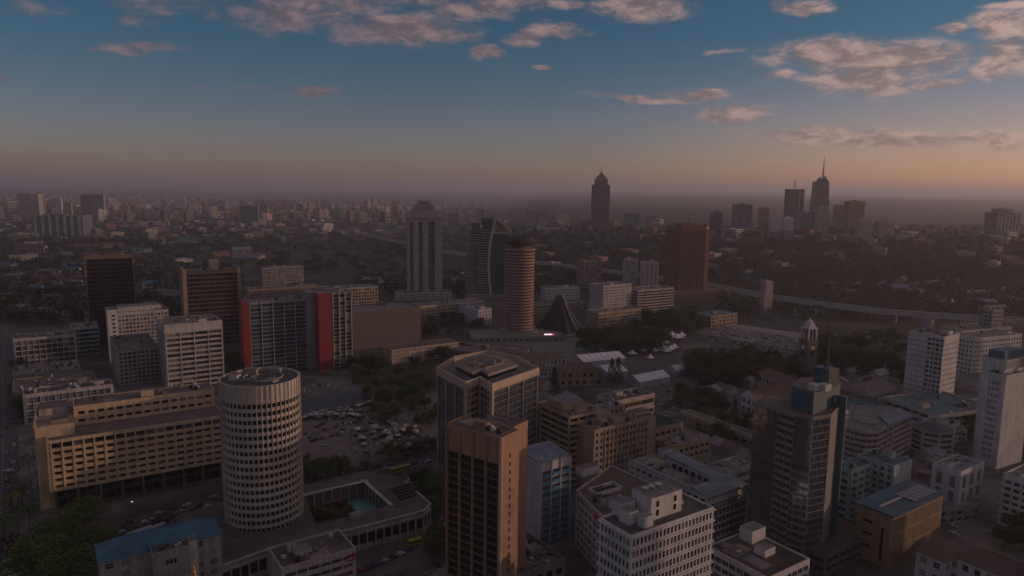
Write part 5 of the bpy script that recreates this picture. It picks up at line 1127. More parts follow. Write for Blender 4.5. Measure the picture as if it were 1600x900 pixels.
# ------------------------------------------------------------------ towers on the far ridge
def at_y(px, py, Y): d = ray(px, py); k = Y / d.y; return k * d.x, Y, CAMH + k * d.z
FARW = {}
def far_tower(name, label, x0, x1, ytop, Y, wallm, gl, rows=None, cols=6, ww=.6, wh=.5, d=None, th=10, style='flat', finv=None):
    xa, _, zt = at_y(x0, ytop, Y); xb = at_y(x1, ytop, Y)[0]; w = (xb - xa); zb = min(terrain(xa, Y), terrain(xb, Y)) - 1.5; h = zt - zb; d = d or w * .5
    b = Bld(name, label, 'tower' if h > 55 else 'building', (xa, Y, zb), th, wallm, gl); w = w / (cos(radians(th)) + .0) * .96; P = rect(w, d); rows = rows or max(2, round(h / 3.8))
    for p, q in edges(P): b.grid(p, q, 0, h, rows, cols, ww, wh, .25, w * .03, .4, 2, 2)
    b.roof(P, h, RF_GREY, 1.0)
    if finv:
        for p, q in edges(P): b.fins(p, q, 0, h, finv, w * .03, .9, OFFW)
    return b, w, d, h
b, w, d, h = far_tower('pointed_tower', 'dark tower with a pyramid cap and needle spire on the far ridge', 930.5, 955, 289, 2150, wall('plum_stone', (.17, .13, .15), .1), BG, cols=7, ww=.7, wh=.6, d=40)
b.block('upper_block', w * .14, d * .14, h, w * .86, d * .86, h + 14, b.w, RF_DARK); m = MB(); A = [(w * .1, d * .1), (w * .9, d * .1), (w * .9, d * .9), (w * .1, d * .9)]
for p, q in edges(A): m.poly([(*p, h + 14), (*q, h + 14), (w / 2, d / 2, h + 40)])
m.build('pyramid_cap', plain('cap_blue', (.13, .15, .19), .4), b.root); m = MB(); m.bar((w / 2, d / 2, h + 36), (w / 2, d / 2, h + 56), 1.2); m.build('needle', STEEL, b.root)
for k in (0, 1): ubox('shoulder', b.root, b.w, (w * (.02 + .96 * k), d / 2, h / 2 - 8), (w * .10, d * .7, h - 22))
b.block('podium', -12, -10, 0, w + 12, d + 10, 16, b.w, RF_DARK); b.done()
def britam():
    Y = 1880; xa, xb = at_y(1271, 350, Y)[0], at_y(1299, 350, Y)[0]; zb = terrain((xa + xb) / 2, Y) - 1; zt = at_y(1285, 283, Y)[2]; zm = at_y(1287, 245, Y)[2]; h = zt - zb; w = xb - xa
    b = Bld('tapering_tower', 'tall tapering tower with a slanted crown and long mast on far ridge', 'tower', (xa, Y, zb), 0, wall('dusk_stone', (.15, .14, .15), .1), BG); n = 30
    R_ = lambda t: [(w * .5 + (p[0] - w * .5) * (1 - .40 * t), p[1] + 5 * t) for p in ((0, 0), (w, 6), (w * .92, w), (w * .08, w))]
    m = MB(); rings = [[(*p, h * k / n) for p in R_(k / n)] for k in range(n + 1)]
    for k in range(n):
        for j in range(4): m.poly([rings[k][j], rings[k][(j + 1) % 4], rings[k + 1][(j + 1) % 4], rings[k + 1][j]], k % 2)
    m.poly(rings[-1]); m.build('shaft', [b.w, BG], b.root)
    for sx in (.30, .34, .62, .70): m = MB(); m.bar((w * (.5 + (sx - .5) * .9), w * .4, h), (w * (.5 + (sx - .5) * .9), w * .4, h + 9 + 6 * sx), 2.2); m.build('crown_prong', b.w, b.root)
    m = MB(); m.box(w * .26, w * .2, h, w * .72, w * .6, h + 6); m.build('crown', b.w, b.root); m = MB(); m.lathe([(3.0, h + 6), (1.9, h + 25), (1.2, zm - zb - 12), (.3, zm - zb)], 8, c=(w * .52, w * .4)); m.build('mast', STEEL, b.root)
    for k in range(4): ubox('mast_collar', b.root, STEEL, (w * .52, w * .4, h + 9 + 8 * k), (8 - k * 1.4, 8 - k * 1.4, .8))
britam()
b, w, d, h = far_tower('antenna_tower', 'square dark tower with two thin antennas left of tapering tower', 1234, 1260.5, 296, 2050, wall('dusk_slate', (.13, .13, .15), .1), BG, cols=6, ww=.8, wh=.5)
for k in (.42, .52): m = MB(); m.bar((w * k, d / 2, h), (w * k, d / 2, h + 27), 1.3); m.build('antenna', STEEL, b.root)
ubox('bright_joint', b.root, WHITE, (w * .68, -.4, h / 2), (2.2, 1.0, h)); b.done()
FT = [('twin_block', 'dark blue cubic office right of the pyramid topped office', 1151, 1179, 320, 2000, BLUEGW, BG), ('pyramid_office', 'teal stepped office with pointed top on the ridge', 1113, 1131, 335, 2050, wall('teal_dusk', (.10, .15, .17)), TG),
      ('ridge_office', 'brown grey office slab right of tapering tower', 1328, 1356, 315, 1950, TANW, DG), ('ridge_annexe', 'pale lower office beside brown grey slab', 1308, 1327, 321, 2000, PINKW, DG), ('front_office', 'striped office just before the tapering tower', 1280, 1297, 323, 1780, OFFW, BLK),
      ('white_ridge_block', 'white ridge block with blank walls under antenna tower', 1206, 1222, 342, 1750, WHITE, DG), ('white_ridge_wing', 'white ridge wing with dark middle under antenna tower', 1226, 1243, 340, 1760, WHITE, DG), ('blue_ridge_block', 'blue glazed ridge block under antenna tower', 1244, 1271, 332, 1800, BLUEGW, BG), ('grey_stepped_block', 'grey terraced block with ledges below brown grey slab', 1344, 1366, 343, 1650, OFFW, BLK), ('pink_block', 'pinkish flats right of grey terraced block', 1375, 1402, 346, 1700, PINKW, DG),
      ('striped_office', 'wide office with pale stripes at the right edge ridge', 1558, 1604, 333, 1700, BLUEGW, BLK), ('flat_topped_office', 'grey office with roof sheds at far right ridge', 1560, 1588, 327, 1900, GREYW, DG), ('mauve_block', 'mauve block behind the gold screened sail tower', 743, 758, 326, 2300, PINKW, DG), ('grey_pair', 'pair like grey block left of pointed tower', 822, 838, 328, 2300, PINKW, DG), ('grey_pair_low', 'lower grey block beside the pair like grey block', 838, 853, 330, 2350, GREYW, DG), ('white_striped_tower', 'white striped slab left of pointed tower', 872, 890, 335, 2100, WHITE, DG),
      ('low_white_ridge', 'low white terraces at the foot of white striped slab', 848, 888, 357, 1900, OFFW, DG), ('teal_office', 'teal glass office right of pointed tower', 980, 1001, 333, 2200, BLUEGW, TG), ('teal_office_low', 'dim teal office between glass office and red brown tower', 1012, 1032, 338, 2300, BLUEGW, TG), ('low_flats', 'low pale flats below dim teal office', 1000, 1036, 350, 1950, TANW, DG), ('ridge_house', 'small pale house block on the ridge right of red brown tower', 1116, 1140, 362, 1750, PINKW, DG), ('ridge_hotel', 'brown hotel block right of dark blue cubic office', 1189, 1204, 325, 2100, TANW, DG), ('mid_office', 'square grey office behind pale grey tower', 700, 716, 333, 2200, GREYW, DG), ('dark_slab', 'dark slab tower among the distant left towers', 375, 402, 322, 2700, BLUEGW, DG), ('dark_slab_pair', 'purple grey slab right of the dark slab tower', 405, 418, 318, 2900, PINKW, DG),
      ('glass_row', 'row like office with blue glass bays on the left plain', 48, 124, 337, 2050, BLUEGW, BG), ('tall_pair_left', 'plum twin slab on left skyline', 125, 141, 305, 3000, wall('plum_wall', (.42, .36, .38)), DG), ('tall_pair_right', 'teal twin slab on left skyline', 141, 160, 304, 3000, wall('teal_wall', (.36, .42, .43)), DG), ('skyline_slab', 'broad pale slab with stepped top at far left skyline', 26, 57, 303, 3000, OFFW, DG), ('skyline_tower', 'narrow brown tower beside the broad pale slab', 57, 67, 302, 3050, TANW, DG), ('skyline_white', 'narrow white lit tower on left skyline', 84, 94, 309, 2900, WHITE, DG), ('skyline_flats', 'cream flats below narrow white tower', 99, 110, 317, 2700, CREAM, DG)]
for nm, lb, x0, x1, yt, Y, wm_, gl_ in FT:
    b, w, d, h = far_tower(nm, lb, x0, x1, yt, Y, wm_, gl_, cols=max(3, round((x1 - x0) / 3)), ww=.66, wh=.5)
    if nm in ('striped_office', 'front_office', 'twin_block', 'glass_row'):
        for k in range(7): ubox('fin', b.root, OFFW if nm != 'twin_block' else BLUEGW, (w * (k + .5) / 7, -.5, h / 2), (w * .05, 1.0, h))
    if nm == 'pyramid_office':
        m = MB(); A = rect(w, d)
        for p, q in edges(A): m.poly([(*p, h + 1), (*q, h + 1), (w / 2, d / 2, h + 16)])
        m.build('pyramid', TG, b.root)
    if h > 40: b.block('roof_house', w * .3, d * .3, h, w * .6, d * .6, h + 4, wm_, RF_GREY)
    b.done()

# ------------------------------------------------------------------ the distant town: one object per building, then the countless rest
OC_W, OC_D = objcol('town_wall'), objcol('town_roof', .5)
def town_mesh(k):
    r = random.Random(100 + k); rows, cols = r.choice(((5, 5), (7, 4), (9, 4), (6, 8), (4, 9), (11, 5))), 0
    rows, cols = rows; m = MB(); m.box(-.5, -.5, 0, .5, .5, 1, 0); m.m[1] = 2; m.box(-.5, -.5, 1.0001, .5, -.46, 1.04, 0); m.box(-.5, .46, 1.0001, .5, .5, 1.04, 0); m.box(-.2, -.1, 1.0001, .15, .25, 1.12, 0)
    for f in range(4):
        c, s_ = (1, 0, -1, 0)[f], (0, 1, 0, -1)[f]
        for i in range(rows):
            for j in range(cols):
                if k % 3 == 2 and j % 2: continue
                u0, u1, z0, z1 = -.5 + (j + .2) / cols, -.5 + (j + .8) / cols, (i + .3) / rows * .97, (i + .78) / rows * .97
                if k % 3 == 1: u0, u1 = -.5 + (j + .02) / cols, -.5 + (j + .98) / cols
                m.poly([(c * u + s_ * .503, s_ * u - c * .503, z) for u, z in ((u0, z0), (u1, z0), (u1, z1), (u0, z1))], 1)
    return m.mesh('town_block', [OC_W, DG, OC_D])
TM = [town_mesh(k) for k in range(9)]
PAL = [(.50, .44, .40), (.42, .36, .32), (.55, .50, .47), (.34, .25, .20), (.26, .24, .25), (.40, .28, .22), (.46, .42, .40), (.22, .24, .28), (.30, .19, .15)]
PALN = ['cream', 'buff', 'white', 'brown', 'grey', 'pinkish', 'pale', 'blue grey', 'rust brown']
r = random.Random(77); cand = []
def town_spot(n, x0, x1, y0, y1, bias, hs, ws):
    for _ in range(n):
        px = r.uniform(x0, x1); py = y0 + (y1 - y0) * r.random() ** bias; X_, Y_, Z_ = T(px, py)
        cand.append((X_, Y_, Z_, r.uniform(*ws), r.uniform(*ws), r.uniform(*hs), r.randrange(9), r.randrange(9), radians(34 + r.uniform(-25, 25)), px))
town_spot(150, -10, 720, 328, 352, 1.3, (22, 58), (16, 34)); town_spot(70, -10, 660, 320, 332, 1, (25, 60), (22, 40)); town_spot(60, 0, 640, 352, 380, 1, (8, 24), (18, 44))
town_spot(46, 800, 1600, 362, 425, 1, (9, 20), (14, 34)); town_spot(22, 1020, 1600, 352, 385, 1, (10, 24), (18, 40)); town_spot(18, 800, 1100, 345, 362, 1, (8, 22), (18, 36))
def side(px): return 'beyond the left park trees' if px < 320 else 'on the plain left of pale grey tower' if px < 730 else 'on the wooded ridge'
for X_, Y_, Z_, w, d, h, k, c, a, px in cand:
    o = link(bpy.data.objects.new('town_building', TM[k])); o.location = (X_, Y_, Z_ - .8); o.scale = (w, d, h); o.rotation_euler = (0, 0, a); o.color = (*[v * r.uniform(.8, 1.15) for v in PAL[c]], 1)
    size = 'tall' if h > 38 else 'mid rise' if h > 20 else 'low'
    tag(o, f'{size} {PALN[c]} {"slab" if w > 30 else "block"} with {("punched", "banded", "spaced")[k % 3]} windows {side(px)}', 'building', 'distant town buildings ' + side(px))
# sheds and houses in the middle distance
def gable(k, roofm):
    m = MB(); m.box(-.5, -.5, 0, .5, .5, .62, 0); m.f.pop(1 + 0) ; m.m.pop(1)
    A, B_, C_, D_ = (-.53, -.56, .60), (.53, -.56, .60), (.53, .56, .60), (-.53, .56, .60); r0, r1 = (-.53, 0, 1), (.53, 0, 1)
    m.poly([A, B_, r1, r0], 1); m.poly([C_, D_, r0, r1], 1); m.poly([(.5, -.5, .6), (.5, .5, .6), (.5, 0, .98)], 0); m.poly([(-.5, .5, .6), (-.5, -.5, .6), (-.5, 0, .98)], 0)
    for j in range(8): 
        u = -.5 + (j + .25) / 8; m.poly([(u, -.504, .2), (u + .06, -.504, .2), (u + .06, -.504, .45), (u, -.504, .45)], 2)
    return m.mesh('gabled_house', [OC_W, roofm, DG])
GR = [('red roofed', RF_RED), ('blue roofed', RF_BLUE), ('brown roofed', RF_BRT), ('grey roofed', RF_METAL), ('teal roofed', RF_TEAL), ('pale roofed', roofmat('sheet_pale', (.30, .28, .27), 1.2))]
GM = [gable(k, m_) for k, (_, m_) in enumerate(GR)]
def house(px, py, w, d, h, k, a, col=(.4, .34, .29), lab=None, grp=True):
    X_, Y_, Z_ = T(px, py); o = link(bpy.data.objects.new('gabled_house', GM[k])); o.location = (X_, Y_, Z_ - .2); o.scale = (w, d, h); o.rotation_euler = (0, 0, radians(a)); o.color = (*col, 1)
    tag(o, lab or f'{"long" if w > 45 else "small"} {GR[k][0]} house {"left of the black glass tower" if px < 130 else "behind the brown gridded tower" if px < 400 else "near the elevated highway" if px < 1100 else "among trees at right"}', 'house', 'gabled houses of the middle distance' if grp else None)
house(35, 441, 60, 16, 12, 0, 6, lab='long red roofed rail shed at the left edge', grp=False); house(100, 441, 62, 16, 12, 0, 6, lab='second long red roofed rail shed before black glass tower', grp=False); house(50, 395, 60, 18, 20, 2, 6, (.36, .30, .26), 'brown barrack block above the red rail sheds', False); house(46, 403, 28, 14, 10, 5, 6, (.5, .46, .42), 'small pale block in front of brown barrack', False)
house(290, 385, 46, 34, 14, 4, 10, lab='teal roofed hall with low gable in left middle distance', grp=False); house(335, 372, 60, 20, 12, 3, 8, lab='long grey roofed store right of teal roofed hall', grp=False); house(275, 366, 50, 24, 12, 4, 8, lab='second teal roofed hall farther left', grp=False); house(378, 396, 40, 30, 16, 3, 20, lab='grey roofed hall behind brown gridded tower', grp=False); house(110, 470, 60, 16, 10, 2, 6, lab='long brown roofed range below the rail sheds', grp=False); house(270, 470, 60, 24, 16, 2, -30, lab='brown roofed block beside the brown gridded tower', grp=False)
for k in range(95):
    px = r.uniform(0, 640); py = r.uniform(352, 425) if px > 420 else r.uniform(352, 500)
    if px > 400 and py > 380: py = r.uniform(352, 380)
    w = r.uniform(16, 60); house(px, py, w, r.uniform(10, 22), r.uniform(6, 13), r.randrange(6), 34 + r.uniform(-40, 40), r.choice(PAL))
for k in range(26): px = r.uniform(1120, 1600); house(px, r.uniform(430, 500) if px > 1250 else r.uniform(425, 445), r.uniform(16, 44), r.uniform(10, 20), r.uniform(6, 12), r.choice((2, 3, 5, 2, 4)), 20 + r.uniform(-40, 40), r.choice(PAL))
for k in range(16): house(r.uniform(560, 900), r.uniform(432, 458), r.uniform(16, 40), r.uniform(10, 18), r.uniform(6, 11), r.choice((0, 2, 3, 5)), 34 + r.uniform(-20, 20), r.choice(PAL))
for px, py, w, k in ((1288, 616, 16, 3), (1304, 602, 18, 5), (1333, 614, 16, 3), (1350, 600, 20, 2), (1372, 592, 16, 5), (1398, 582, 20, 3), (1330, 584, 18, 2), (1512, 640, 20, 3), (1504, 606, 22, 5), (1528, 594, 24, 2), (1548, 570, 22, 3), (1302, 642, 14, 3), (1108, 617, 14, 5), (1134, 612, 16, 2), (1178, 603, 16, 3), (1204, 614, 18, 0), (1228, 594, 16, 2), (893, 634, 14, 3), (847, 606, 16, 2), (826, 586, 18, 5), (1070, 690, 14, 3), (1128, 704, 12, 5), (1146, 712, 12, 2), (1452, 720, 14, 3), (1470, 730, 13, 5), (1500, 770, 12, 3)):
    house(px, py, w, r.uniform(9, 13), r.uniform(6, 10), k, 34 + r.choice((0, 90)), r.choice(PAL[:3]), f'small {GR[k][0]} low building {"in the gap right of glass tower" if px > 1280 and py > 600 else "among groves by clock tower" if px > 1090 and py < 660 else "behind the cream framed block" if px < 900 else "beside the low gallery" if px < 1200 else "near the white lined tower"}')
def mass(name, n, spot, mats, label, wr, hr):
    m = MB()
    for _ in range(n):
        px, py = spot(); X_, Y_, Z_ = T(px, py); w, d, h, a, mi = r.uniform(*wr), r.uniform(*wr), r.uniform(*hr), r.uniform(0, pi), r.randrange(len(mats)); c, s_ = cos(a), sin(a)
        pl = [(X_ + c * u * w / 2 - s_ * v * d / 2, Y_ + s_ * u * w / 2 + c * v * d / 2) for u, v in ((-1, -1), (1, -1), (1, 1), (-1, 1))]; m.prism(pl, Z_ - 1, Z_ + h, mi, r.randrange(len(mats)), False)
    return tag(m.build(name, mats, kind='stuff'), label, 'town')
mass('far_town', 4200, lambda: (r.uniform(-20, 790), 306 + 46 * r.random() ** 1.6), [wall('far_a', (.60, .55, .52)), wall('far_b', (.42, .37, .34)), wall('far_c', (.20, .12, .09)), wall('far_d', (.17, .17, .19))], 'countless small far houses fading into the plain', (10, 30), (4, 14))

# ------------------------------------------------------------------ trees
def leafmat(key, c1, c2):
    m, ns, ls, p = bsdf(key); nt = m.node_tree; oi, ge = mnode(nt, 'ShaderNodeObjectInfo'), mnode(nt, 'ShaderNodeNewGeometry')
    c = wmix(nt, ge.outputs['Random Per Island'], c1, c2); c = wmix(nt, wramp(nt, oi.outputs['Random'], 0, 1), c, wmix(nt, .35, c, (.09, .075, .02)))
    ls.new(c, p.inputs['Base Color']); p.inputs['Roughness'].default_value = .8; p.inputs['Specular IOR Level'].default_value = .15
    return m
LEAF = [leafmat('leaf_green', (.06, .10, .026), (.12, .165, .045)), leafmat('leaf_dark', (.038, .06, .024), (.078, .108, .04)), leafmat('leaf_yellow', (.11, .13, .03), (.20, .20, .05))]
def leafquad(m, c, s_, rr, up=.35):
    a, b_ = rr.uniform(0, 2 * pi), rr.uniform(-1, 1); n = Vector((cos(a) * sqrt(1 - b_ * b_), sin(a) * sqrt(1 - b_ * b_), abs(b_) + up)).normalized()
    u = n.cross(Vector((sin(a * 3.1), cos(a * 2.3), .4))).normalized(); v = n.cross(u); u *= s_; v *= s_ * rr.uniform(.5, .9); c = Vector(c)
    m.poly([tuple(c - u), tuple(c - v * .9), tuple(c + u), tuple(c + v)])
def crown_mesh(seed, mat, nl, nq, size, flat=.85):
    rr = random.Random(seed); m = MB()
    for _ in range(nl):
        a, q = rr.uniform(0, 2 * pi), sqrt(rr.random()) * .33; z = .58 + rr.uniform(-.30, .26) * (1 - q); L = (q * cos(a), q * sin(a), z); R = rr.uniform(.12, .20)
        for _ in range(nq):
            d = Vector((rr.gauss(0, 1), rr.gauss(0, 1), rr.gauss(.25, 1))).normalized() * R * rr.uniform(.55, 1.12); leafquad(m, (L[0] + d.x, L[1] + d.y, L[2] + d.z * flat), size * rr.uniform(.6, 1.3), rr)
    return m.mesh('crown', [mat])
def trunk_mesh(seed):
    rr = random.Random(seed); m = MB(); m.lathe([(.035, 0), (.024, .18), (.018, .42)], 7)
    for k in range(6):
        a = k * 1.05 + rr.random(); z = rr.uniform(.26, .4); m.bar((0, 0, z), (.16 * cos(a), .16 * sin(a), z + .22), .014); m.bar((.16 * cos(a), .16 * sin(a), z + .22), (.27 * cos(a + .2), .27 * sin(a + .2), z + .34), .008)
    return m.mesh('trunk', [WOODM])
TR = [trunk_mesh(k) for k in range(3)]
CR = {0: [crown_mesh(k, LEAF[0], 24, 85, .034) for k in range(4)], 1: [crown_mesh(10 + k, LEAF[1], 24, 85, .036) for k in range(4)], 2: [crown_mesh(20 + k, LEAF[2], 20, 70, .032) for k in range(3)]}
LEAF.append(leafmat('leaf_street', (.085, .13, .03), (.15, .19, .05)))
BIG = [crown_mesh(40 + k, LEAF[3], 34, 130, .021) for k in range(3)]
def tree(x, y, h, kind, label, group, z=0.0, big=False, spread=1.0):
    rr = random.Random(int(x * 31 + y * 17)); t = thing('broadleaf_tree', label, 'tree', (x, y, z), rr.uniform(0, 6), group)
    o = link(bpy.data.objects.new('trunk', rr.choice(TR)), t); o.scale = (h, h, h); c = link(bpy.data.objects.new('crown', rr.choice(BIG) if big else rr.choice(CR[kind])), t); s_ = h * rr.uniform(1.0, 1.3) * spread; c.scale = (s_, s_, h)
def conifer_mesh():
    rr = random.Random(3); m = MB()
    for k in range(900):
        z = rr.uniform(.12, 1); R = .16 * (1 - z) ** .7 * rr.uniform(.4, 1.1) + .01; a = rr.uniform(0, 2 * pi); leafquad(m, (R * cos(a), R * sin(a), z), .022 * rr.uniform(.7, 1.3), rr)
    return m.mesh('crown', [LEAF[1]])
CON = conifer_mesh(); m = MB(); m.lathe([(.016, 0), (.01, .5), (.004, .95)], 6); CTR = m.mesh('trunk', [WOODM])
def conifer(x, y, h, label, group=None):
    t = thing('conifer_tree', label, 'tree', (x, y, 0), 0, group); o = link(bpy.data.objects.new('trunk', CTR), t); o.scale = (h,) * 3; o = link(bpy.data.objects.new('crown', CON), t); o.scale = (h * 1.2, h * 1.2, h)
def palm_mesh():
    rr = random.Random(9); m = MB()
    for k in range(22):
        a, el = rr.uniform(0, 2 * pi), rr.uniform(-.2, .9); prev = None
        for j in range(7):
            t = j / 6; R = .32 * t; z = .80 + .32 * t * el - .26 * t * t; cx, cyy = R * cos(a), R * sin(a); w = .035 * sin(pi * (t * .85 + .12)); cur = ((cx - w * sin(a), cyy + w * cos(a), z - .02), (cx, cyy, z), (cx + w * sin(a), cyy - w * cos(a), z - .02))
            if prev: m.poly([prev[0], prev[1], cur[1], cur[0]]); m.poly([prev[1], prev[2], cur[2], cur[1]])
            prev = cur
    return m.mesh('crown', [LEAF[0]])
PALM = palm_mesh(); m = MB(); m.lathe([(.03, 0), (.02, .3), (.018, .8)], 8); PTR = m.mesh('trunk', [WOODM])
def palm(x, y, h, label, group):
    t = thing('palm_tree', label, 'tree', (x, y, 0), random.Random(int(x)).random() * 6, group); o = link(bpy.data.objects.new('trunk', PTR), t); o.scale = (h,) * 3; o = link(bpy.data.objects.new('crown', PALM), t); o.scale = (h,) * 3
for k, (px, py, h) in enumerate(((95, 868, 20), (128, 838, 19), (62, 905, 20), (150, 880, 17), (108, 920, 18))):
    x, y = G(px, py); tree(x, y, h, 0, ('tallest leafy tree in front of the ochre block', 'leafy tree against the ochre wall corner', 'leafy tree nearest bottom left corner', 'leafy tree touching the blue hipped roof', 'low dark tree at the bottom edge')[k], 'street trees at bottom left', big=True, spread=1.25)
for px, py in ((20, 812), (48, 830), (8, 850), (36, 800)): x, y = G(px, py); palm(x, y, 15, 'shaggy palm between left street and leafy street trees', 'palms at bottom left')
r = random.Random(21)
for px, py, h, kd in ((577, 582, 18, 1), (592, 584, 17, 1), (566, 578, 13, 1), (606, 640, 17, 2), (596, 632, 15, 2), (628, 632, 14, 0), (618, 655, 14, 2), (645, 620, 12, 0), (556, 608, 11, 2), (600, 662, 12, 2), (512, 745, 13, 2), (530, 742, 12, 0), (492, 752, 13, 0), (478, 748, 12, 2), (474, 728, 9, 2), (611, 716, 11, 2), (628, 712, 9, 2), (650, 706, 10, 2), (672, 700, 9, 2), (660, 668, 11, 0), (676, 660, 11, 0), (640, 684, 8, 2), (548, 745, 7, 2), (572, 736, 7, 2), (684, 650, 10, 1), (690, 560, 14, 1), (675, 556, 13, 1), (700, 552, 11, 1), (725, 550, 11, 1), (735, 552, 10, 0), (655, 600, 10, 0), (612, 606, 11, 2), (548, 575, 13, 1), (556, 590, 12, 0), (630, 612, 13, 0), (642, 640, 12, 2), (655, 628, 11, 0), (668, 612, 11, 0), (588, 612, 13, 2), (572, 622, 11, 2), (664, 640, 12, 0), (648, 574, 11, 1), (625, 590, 12, 0), (640, 600, 11, 2), (585, 650, 10, 2)):
    x, y = G(px, py); tree(x, y, h, kd, f'{("green", "dark", "yellow green")[kd]} {"large" if h > 13 else "small"} tree {"in front of windowless hall" if py < 600 else "around the market ground" if py < 690 else "along the avenue fence"}', 'trees of the market quarter')
def zone(n, x0, y0, x1, y1, h0, h1, kd, label, group, sp=1.0):
    for _ in range(n):
        px, py = r.uniform(x0, x1), r.uniform(y0, y1); x, y, z = T(px, py); k = r.choice(kd); h_ = r.uniform(h0, h1); q_ = (px - x0) / (x1 - x0); sz_ = 'tall' if h_ > h0 + .66 * (h1 - h0) else 'low' if h_ < h0 + .33 * (h1 - h0) else 'middling'; tree(x, y, h_, k, f'{sz_} {("green", "dark green", "yellow green")[k]} tree {label}, {"left end" if q_ < .25 else "left middle" if q_ < .5 else "right middle" if q_ < .75 else "right end"}', group, z, spread=sp)
zone(26, 908, 528, 1035, 552, 15, 20, (0, 1, 1), 'in the park behind white marquees', 'park trees behind the marquees', 1.15); zone(20, 1000, 500, 1105, 522, 15, 20, (0, 1, 1), 'left of the far car park', 'trees left of the car park', 1.2)
zone(30, 1078, 566, 1245, 604, 14, 20, (1, 1, 0), 'in the dense grove left of clock tower', 'grove by the clock tower', 1.2); zone(30, 1275, 535, 1410, 585, 13, 19, (1, 1, 0), 'in the grove right of clock tower', 'grove right of the clock tower', 1.2)
zone(12, 1030, 618, 1130, 655, 10, 14, (0, 2, 1), 'along the road below the small marquee', 'trees along the park road'); zone(9, 1085, 660, 1180, 700, 9, 12, (0, 1), 'between low gallery and grey flat block', 'trees by the low gallery'); zone(44, 405, 398, 640, 428, 13, 20, (1, 1, 0), 'in the belt left of pale grey tower', 'tree belt left of the pale tower', 1.3)
zone(9, 696, 440, 735, 468, 10, 15, (1, 0), 'between pale grey and sail towers', 'trees between the towers'); zone(8, 660, 500, 760, 515, 10, 14, (1,), 'in front of the long beige block', 'trees by the long beige block'); zone(9, 1465, 655, 1540, 695, 9, 13, (2, 0), 'beside the white slit windowed tower', 'trees by the white slit tower'); zone(3, 1570, 838, 1600, 862, 10, 13, (1,), 'at right edge near brown roof', 'trees at the right edge')
zone(5, 672, 842, 692, 880, 8, 11, (1, 0), 'in the street left of brown tower', 'trees left of the brown tower'); zone(7, 655, 760, 690, 815, 10, 14, (1, 0), 'between hotel podium and cream framed block', 'trees between podium and cream block'); zone(9, 2, 575, 55, 660, 9, 13, (1,), 'lining the left street', 'left street trees'); zone(6, 360, 545, 378, 585, 12, 16, (1,), 'between white banded tower and red panel', 'trees behind the white tower')
for px, py in ((955, 606), (965, 604)): x, y = G(px, py); conifer(x, y, 24, 'dark spiky conifer before the white marquees', 'conifers by the hall')
x, y = G(1147, 668); conifer(x, y, 20, 'dark cone shaped conifer by the red tiled gable'); x, y = G(866, 622); conifer(x, y, 24, 'dark conifer behind the cream framed block'); x, y = G(1110, 590); conifer(x, y, 26, 'tall narrow conifer at the grove edge')
for k, (px, py) in enumerate(((492, 806), (500, 812), (510, 806), (520, 802), (533, 796), (540, 800), (547, 806), (535, 775), (595, 792), (484, 790), (512, 788), (528, 812))):
    x, y = G(px, py, 2.5); tree(x, y, r.uniform(3.5, 5.5), k % 3, 'small court tree beside the swimming pool', 'pool court planting', 2.5, spread=1.2)
def wood(name, n, spot, label, h0, h1, q=34, keep=None):
    m = MB(); rr = random.Random(hash(name) % 1000 if False else len(name))
    for _ in range(n):
        px, py = spot(); x, y, z = T(px, py); h = rr.uniform(h0, h1); R = h * rr.uniform(.4, .62)
        for _k in range(q):
            d = Vector((rr.gauss(0, 1), rr.gauss(0, 1), rr.gauss(.3, .8))).normalized() * rr.uniform(.6, 1.05); leafquad(m, (x + d.x * R, y + d.y * R, z + h * .58 + d.z * h * .42), R * .34, rr)
    return tag(m.build(name, leafmat(name + '_leaf', (.028, .038, .020), (.040, .050, .026)), kind='stuff'), label, 'woodland')
wood('ridge_woodland', 2600, lambda: (r.uniform(790, 1640), 356 + 88 * r.random()), 'continuous dark woodland covering the ridge', 9, 15, 30)
wood('plain_woodland', 2000, lambda: (r.uniform(-20, 760), 326 + 70 * r.random()), 'scattered far trees between houses on the plain', 8, 15, 18)
wood('left_woodland', 620, lambda: (r.uniform(-20, 380), r.uniform(380, 505)), 'dark trees between the sheds at left', 10, 17, 34)
wood('right_woodland', 800, lambda: (r.uniform(1120, 1620), r.uniform(425, 500)), 'dark trees around the elevated highway at right', 8, 14, 34)
wood('middle_woodland', 330, lambda: (r.uniform(560, 910), r.uniform(425, 462)), 'trees below the elevated highway', 8, 13, 34)

wood('park_woodland', 190, lambda: (lambda t: (lambda q: (q, r.uniform(558 if q < 1265 else 520, 608)))(r.uniform(1090, 1420)) if t < .62 else (r.uniform(560, 745), r.uniform(500, 566)) if t < .8 else (r.uniform(900, 1100), r.uniform(498, 535)))(r.random()), 'low dark shrubs and trees filling the park between lawns', 6, 11, 60)
